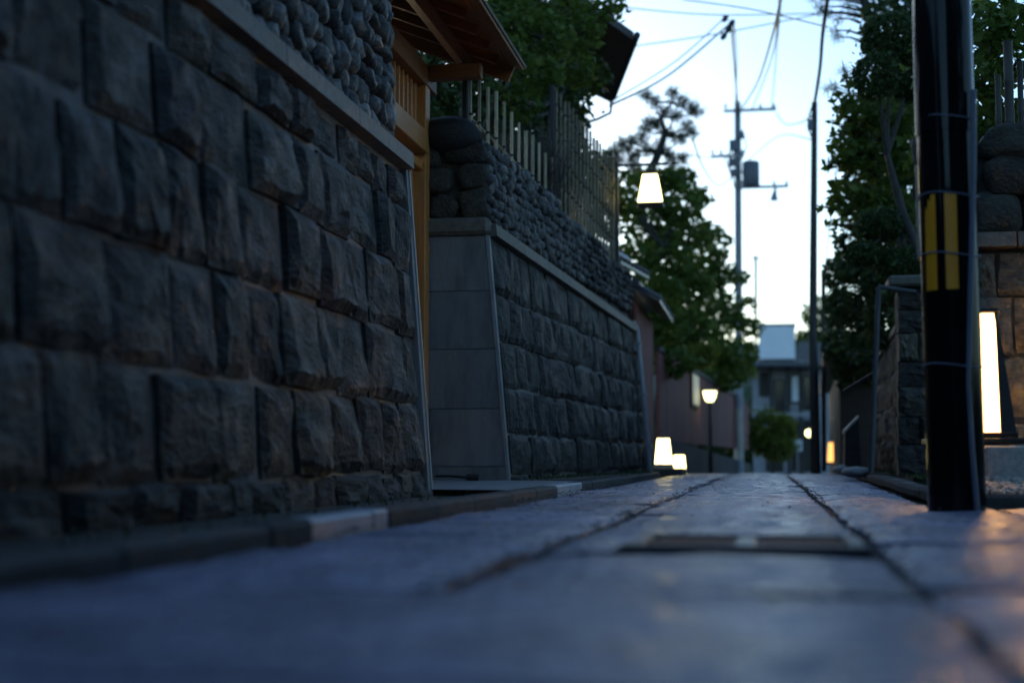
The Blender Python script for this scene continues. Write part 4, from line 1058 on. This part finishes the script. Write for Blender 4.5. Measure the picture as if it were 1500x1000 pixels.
# bushy trees down the left side
tree('broadleaf_tree', 'bushy green tree directly behind the hanging lantern', (-3.3, 28, .3),
     [cl(940, 470, 26.5, 30, 60), cl(985, 530, 26.8, 36, 24), cl(1010, 480, 28.5, 40), cl(955, 330, 28, 45), cl(990, 300, 28, 40), cl(930, 380, 27, 40), cl(975, 380, 28, 45), cl(1010, 350, 29, 42), cl(960, 430, 27, 45), cl(1005, 420, 28, 42), cl(970, 480, 27, 40), cl(925, 300, 26, 24), cl(1000, 262, 29, 26), cl(1022, 290, 29.5, 22), cl(950, 270, 28, 34, 24), cl(985, 262, 28, 24, 18), cl(915, 265, 27, 24, 20, .6)],
     'leaf_mid', .10, .62, .12, seed=6)
tree('broadleaf_tree', 'round tree left of the concrete utility pole', (-1.9, 38, .0),
     [cl(1036, 345, 38, 26), cl(1020, 400, 38, 38), cl(1055, 400, 38, 26), cl(1040, 450, 38, 42), cl(1078, 470, 38.5, 20), cl(1062, 352, 38, 14, 10, .6), cl(1084, 408, 38, 14, 12, .6), cl(1098, 445, 38.4, 14, 12, .6), cl(1035, 500, 37, 45), cl(1075, 520, 38, 34), cl(1098, 480, 39, 20), cl(1050, 375, 38, 18), cl(1088, 545, 40, 20), cl(1050, 550, 38, 46, 22), cl(1010, 545, 36, 30, 20)],
     'leaf_mid', .11, .62, .12, seed=7)
tree('bamboo_clump', 'yellow green bamboo leaves above the reddish board wall', (-2.6, 30, .2),
     [cl(965, 440, 30, 26, 34), cl(990, 470, 30, 30, 34), cl(955, 500, 29, 24, 30), cl(985, 515, 30, 34, 22), cl(1020, 520, 31, 30, 20)],
     'leaf_yellow', .05, .4, .05, elong=5, seed=8, cat='bamboo')
# wooded hills that ring the town and a far wood closing the lane
HV = []; HF = []; rh = np.random.default_rng(3)
nh = 96
for i in range(nh + 1):
    a = 2 * pi * i / nh
    hgt = 30 + 9 * sin(a * 5 + 1) + 7 * sin(a * 11 + 2) + 4 * sin(a * 23)
    for (R_, z) in ((420, -8), (470, hgt * .55), (540, hgt), (640, hgt * .7)):
        HV.append((R_ * sin(a), R_ * cos(a), z + noise.noise(Vector((sin(a) * 9, cos(a) * 9, R_))) * 3))
for i in range(nh):
    for k in range(3): HF.append((i * 4 + k, i * 4 + k + 1, i * 4 + k + 5, i * 4 + k + 4))
hl_ = put('hills', HV, HF, mat('hill_wood', (.02, .035, .018), (.05, .08, .04), .05, .9)); hl_['kind'] = 'structure'
cls = []
for k in range(34):
    x_ = -30 + k * 1.9 + rh.uniform(-.8, .8); y_ = 100 + rh.uniform(-5, 12); h_ = rh.uniform(2.6, 4.2)
    if 0 < x_ < 5: h_ *= .75
    cls.append(((x_, y_, -2.5 + h_), (rh.uniform(1.6, 2.6), 2, h_)))
wd = quads_obj('distant_wood', leaves(cls, .28, .7, 1.8, 21), M['leaf_dark'], None); wd['kind'] = 'stuff'
cls = [((2.9 + rh.uniform(-.2, .5), -12 + 1.5 * k, 3.2 + rh.uniform(-.3, .6)), (1.0, 1.3, 2.3 + rh.uniform(-.3, .6))) for k in range(12)]
cls += [((-3.6 + rh.uniform(-.5, .3), -13 + 1.5 * k, 3.0 + rh.uniform(-.3, .6)), (.9, 1.2, 1.7)) for k in range(9)]
wd = quads_obj('shade_foliage', leaves(cls, .13, .6, 1.8, 22), M['leaf_dark'], None); wd['kind'] = 'stuff'  # unseen foliage beside the lane, added to darken the walls
# far hedge
tree('hedge', 'rounded green hedge in front of the far house', (0.1, 47, -.6),
     [cl(1125, 625, 47, 26, 26), cl(1148, 630, 47, 22, 24), cl(1112, 645, 46.5, 16, 24), cl(1140, 655, 46.5, 28, 20)], 'leaf_yellow', .08, .8, .04, seed=9, cat='hedge')
tree('conifer_tree', 'green trees behind the white upper block of the far house', (4, 85, -1.6),
     [cl(1180, 500, 85, 22), cl(1205, 470, 85, 28, 36), cl(1225, 510, 84, 26), cl(1200, 530, 84, 30), cl(1230, 440, 84, 26)], 'leaf_mid', .2, .7, .2, seed=10)
# right side
tree('cloud_pruned_tree', 'tree pruned into dark dense balls left of the striped pole top', (2.0, 15.5, 1.0),
     [cl(1302, 58, 15.5, 40, 36), cl(1285, 112, 15.2, 34, 34), cl(1335, 100, 15.8, 38, 50), cl(1262, 372, 15.5, 24, 18), cl(1290, 330, 15.6, 32, 24), cl(1320, 385, 15.6, 36, 24)],
     'leaf_dark', .022, 1.5, .08, seed=11, hollow=.75)
tree('broadleaf_tree', 'large leafy tree spreading over the right wall beside the striped pole', (2.2, 17.0, 1.0),
     [cl(1262, 165, 17, 42, 32), cl(1310, 175, 17, 46), cl(1245, 225, 17, 34), cl(1290, 235, 17, 50), cl(1335, 230, 17, 50), cl(1240, 290, 17, 30, 26), cl(1285, 300, 17, 45), cl(1330, 310, 17, 40), cl(1225, 275, 17.5, 16, 12), cl(1340, 150, 17.5, 40), cl(1225, 330, 18, 16, 14, .6), cl(1232, 150, 17, 22, 14, .6), cl(1222, 240, 17, 18, 12, .6), cl(1214, 305, 17.3, 14, 10, .6), cl(1240, 118, 17.2, 16, 10, .5), cl(1230, 200, 17.2, 20, 12, .6), cl(1300, 130, 18, 30)],
     'leaf_mid', .062, .46, .10, seed=12)
tree('shrub', 'dark shrubs behind the right wall beneath the large leafy tree', (1.9, 19.5, .8),
     [cl(1250, 400, 19.5, 30, 22), cl(1300, 410, 19, 40, 30), cl(1270, 440, 19.8, 30, 22), cl(1230, 450, 21, 22, 30), cl(1222, 400, 23, 18, 26), cl(1340, 430, 18, 30, 40), cl(1225, 500, 24, 20, 40), cl(1335, 340, 18, 40, 50), cl(1330, 440, 17, 40, 40), cl(1260, 480, 21, 30, 40), cl(1300, 470, 19, 36, 40), cl(1240, 540, 24, 22, 30), cl(1275, 530, 23.6, 26, 40)],
     'leaf_dark', .06, .8, .06, seed=13, cat='shrub')
tree('broadleaf_tree', 'dark leafy tree behind the bamboo pickets at the right border', (2.6, 11.2, 1.5),
     [cl(1450, 40, 11.3, 45), cl(1490, 90, 11.4, 50), cl(1440, 120, 11.2, 36), cl(1470, 170, 11.5, 46, 34), cl(1500, 20, 11.8, 60), cl(1440, 200, 11.8, 40, 40), cl(1510, 200, 11.8, 60, 50), cl(1400, 80, 12.2, 60, 80), cl(1390, 220, 12.5, 60, 70), cl(1450, 260, 12.5, 50, 40)],
     'leaf_mid', .055, .55, .08, seed=14)
tree('evergreen_tree', 'tall dark evergreen closing the gaps behind the large leafy tree', (3.2, 20.5, .5),
     [cl(1310, 40, 20.5, 46, 60), cl(1330, 130, 20.5, 50, 60), cl(1300, 170, 20.3, 50, 50), cl(1290, 240, 20.5, 58, 50), cl(1330, 290, 20.5, 60, 60), cl(1275, 310, 20.2, 44, 40), cl(1300, 390, 20.5, 60, 50), cl(1258, 205, 20.4, 32, 34), cl(1350, 420, 20.5, 60, 60), cl(1252, 360, 20.6, 30, 26), cl(1400, 330, 20.5, 60, 80)],
     'leaf_dark', .075, .65, .13, seed=35, hollow=.4)
# branch of a pine reaching in at the top
pb = thing('pine_tree', (1.9, 20.5, 0), 'pine whose dark branches reach in at the top over the lane', 'tree')
tr = MB(); tr.tube([(2.0, 20.5, 0), (1.95, 20.5, 3.2), P(1300, 90, 20.5), P(1268, 10, 20.5), P(1262, -40, 20.5)], [.13, .11, .08, .06, .05], 8)
NV = []
for (px, py) in ((1200, 10), (1215, 20), (1228, 28), (1210, 0), (1240, 8), (1190, -5), (1250, 20), (1222, 45), (1235, -8), (1205, 18), (1280, 5), (1262, 0), (1296, 12), (1212, 130), (1236, 103), (1222, 128), (1228, 55)):
    c = P(px, py, 20.5); s = P(1262, py + 6, 20.5) if py < 80 else P(1285, py + 25, 20.5)
    tr.tube([s, s.lerp(c, .5) + Vector((0, 0, .03)), c], [.022, .014, .007], 5)
    for _ in range(90):
        d = Vector(gt_.normal(size=3)); d.z *= .7; d.normalize(); L_ = gt_.uniform(.04, .12); o = c + Vector(gt_.normal(size=3)) * .04; w_ = d.cross(Vector(gt_.normal(size=3))).normalized() * .004
        NV += [o - w_, o + w_, o + d * L_ + w_ * .3, o + d * L_ - w_ * .3]
tr.put('trunk', M['bark'], pb, True); quads_obj('crown', np.array([tuple(v) for v in NV]), M['leaf_pine'], pb)
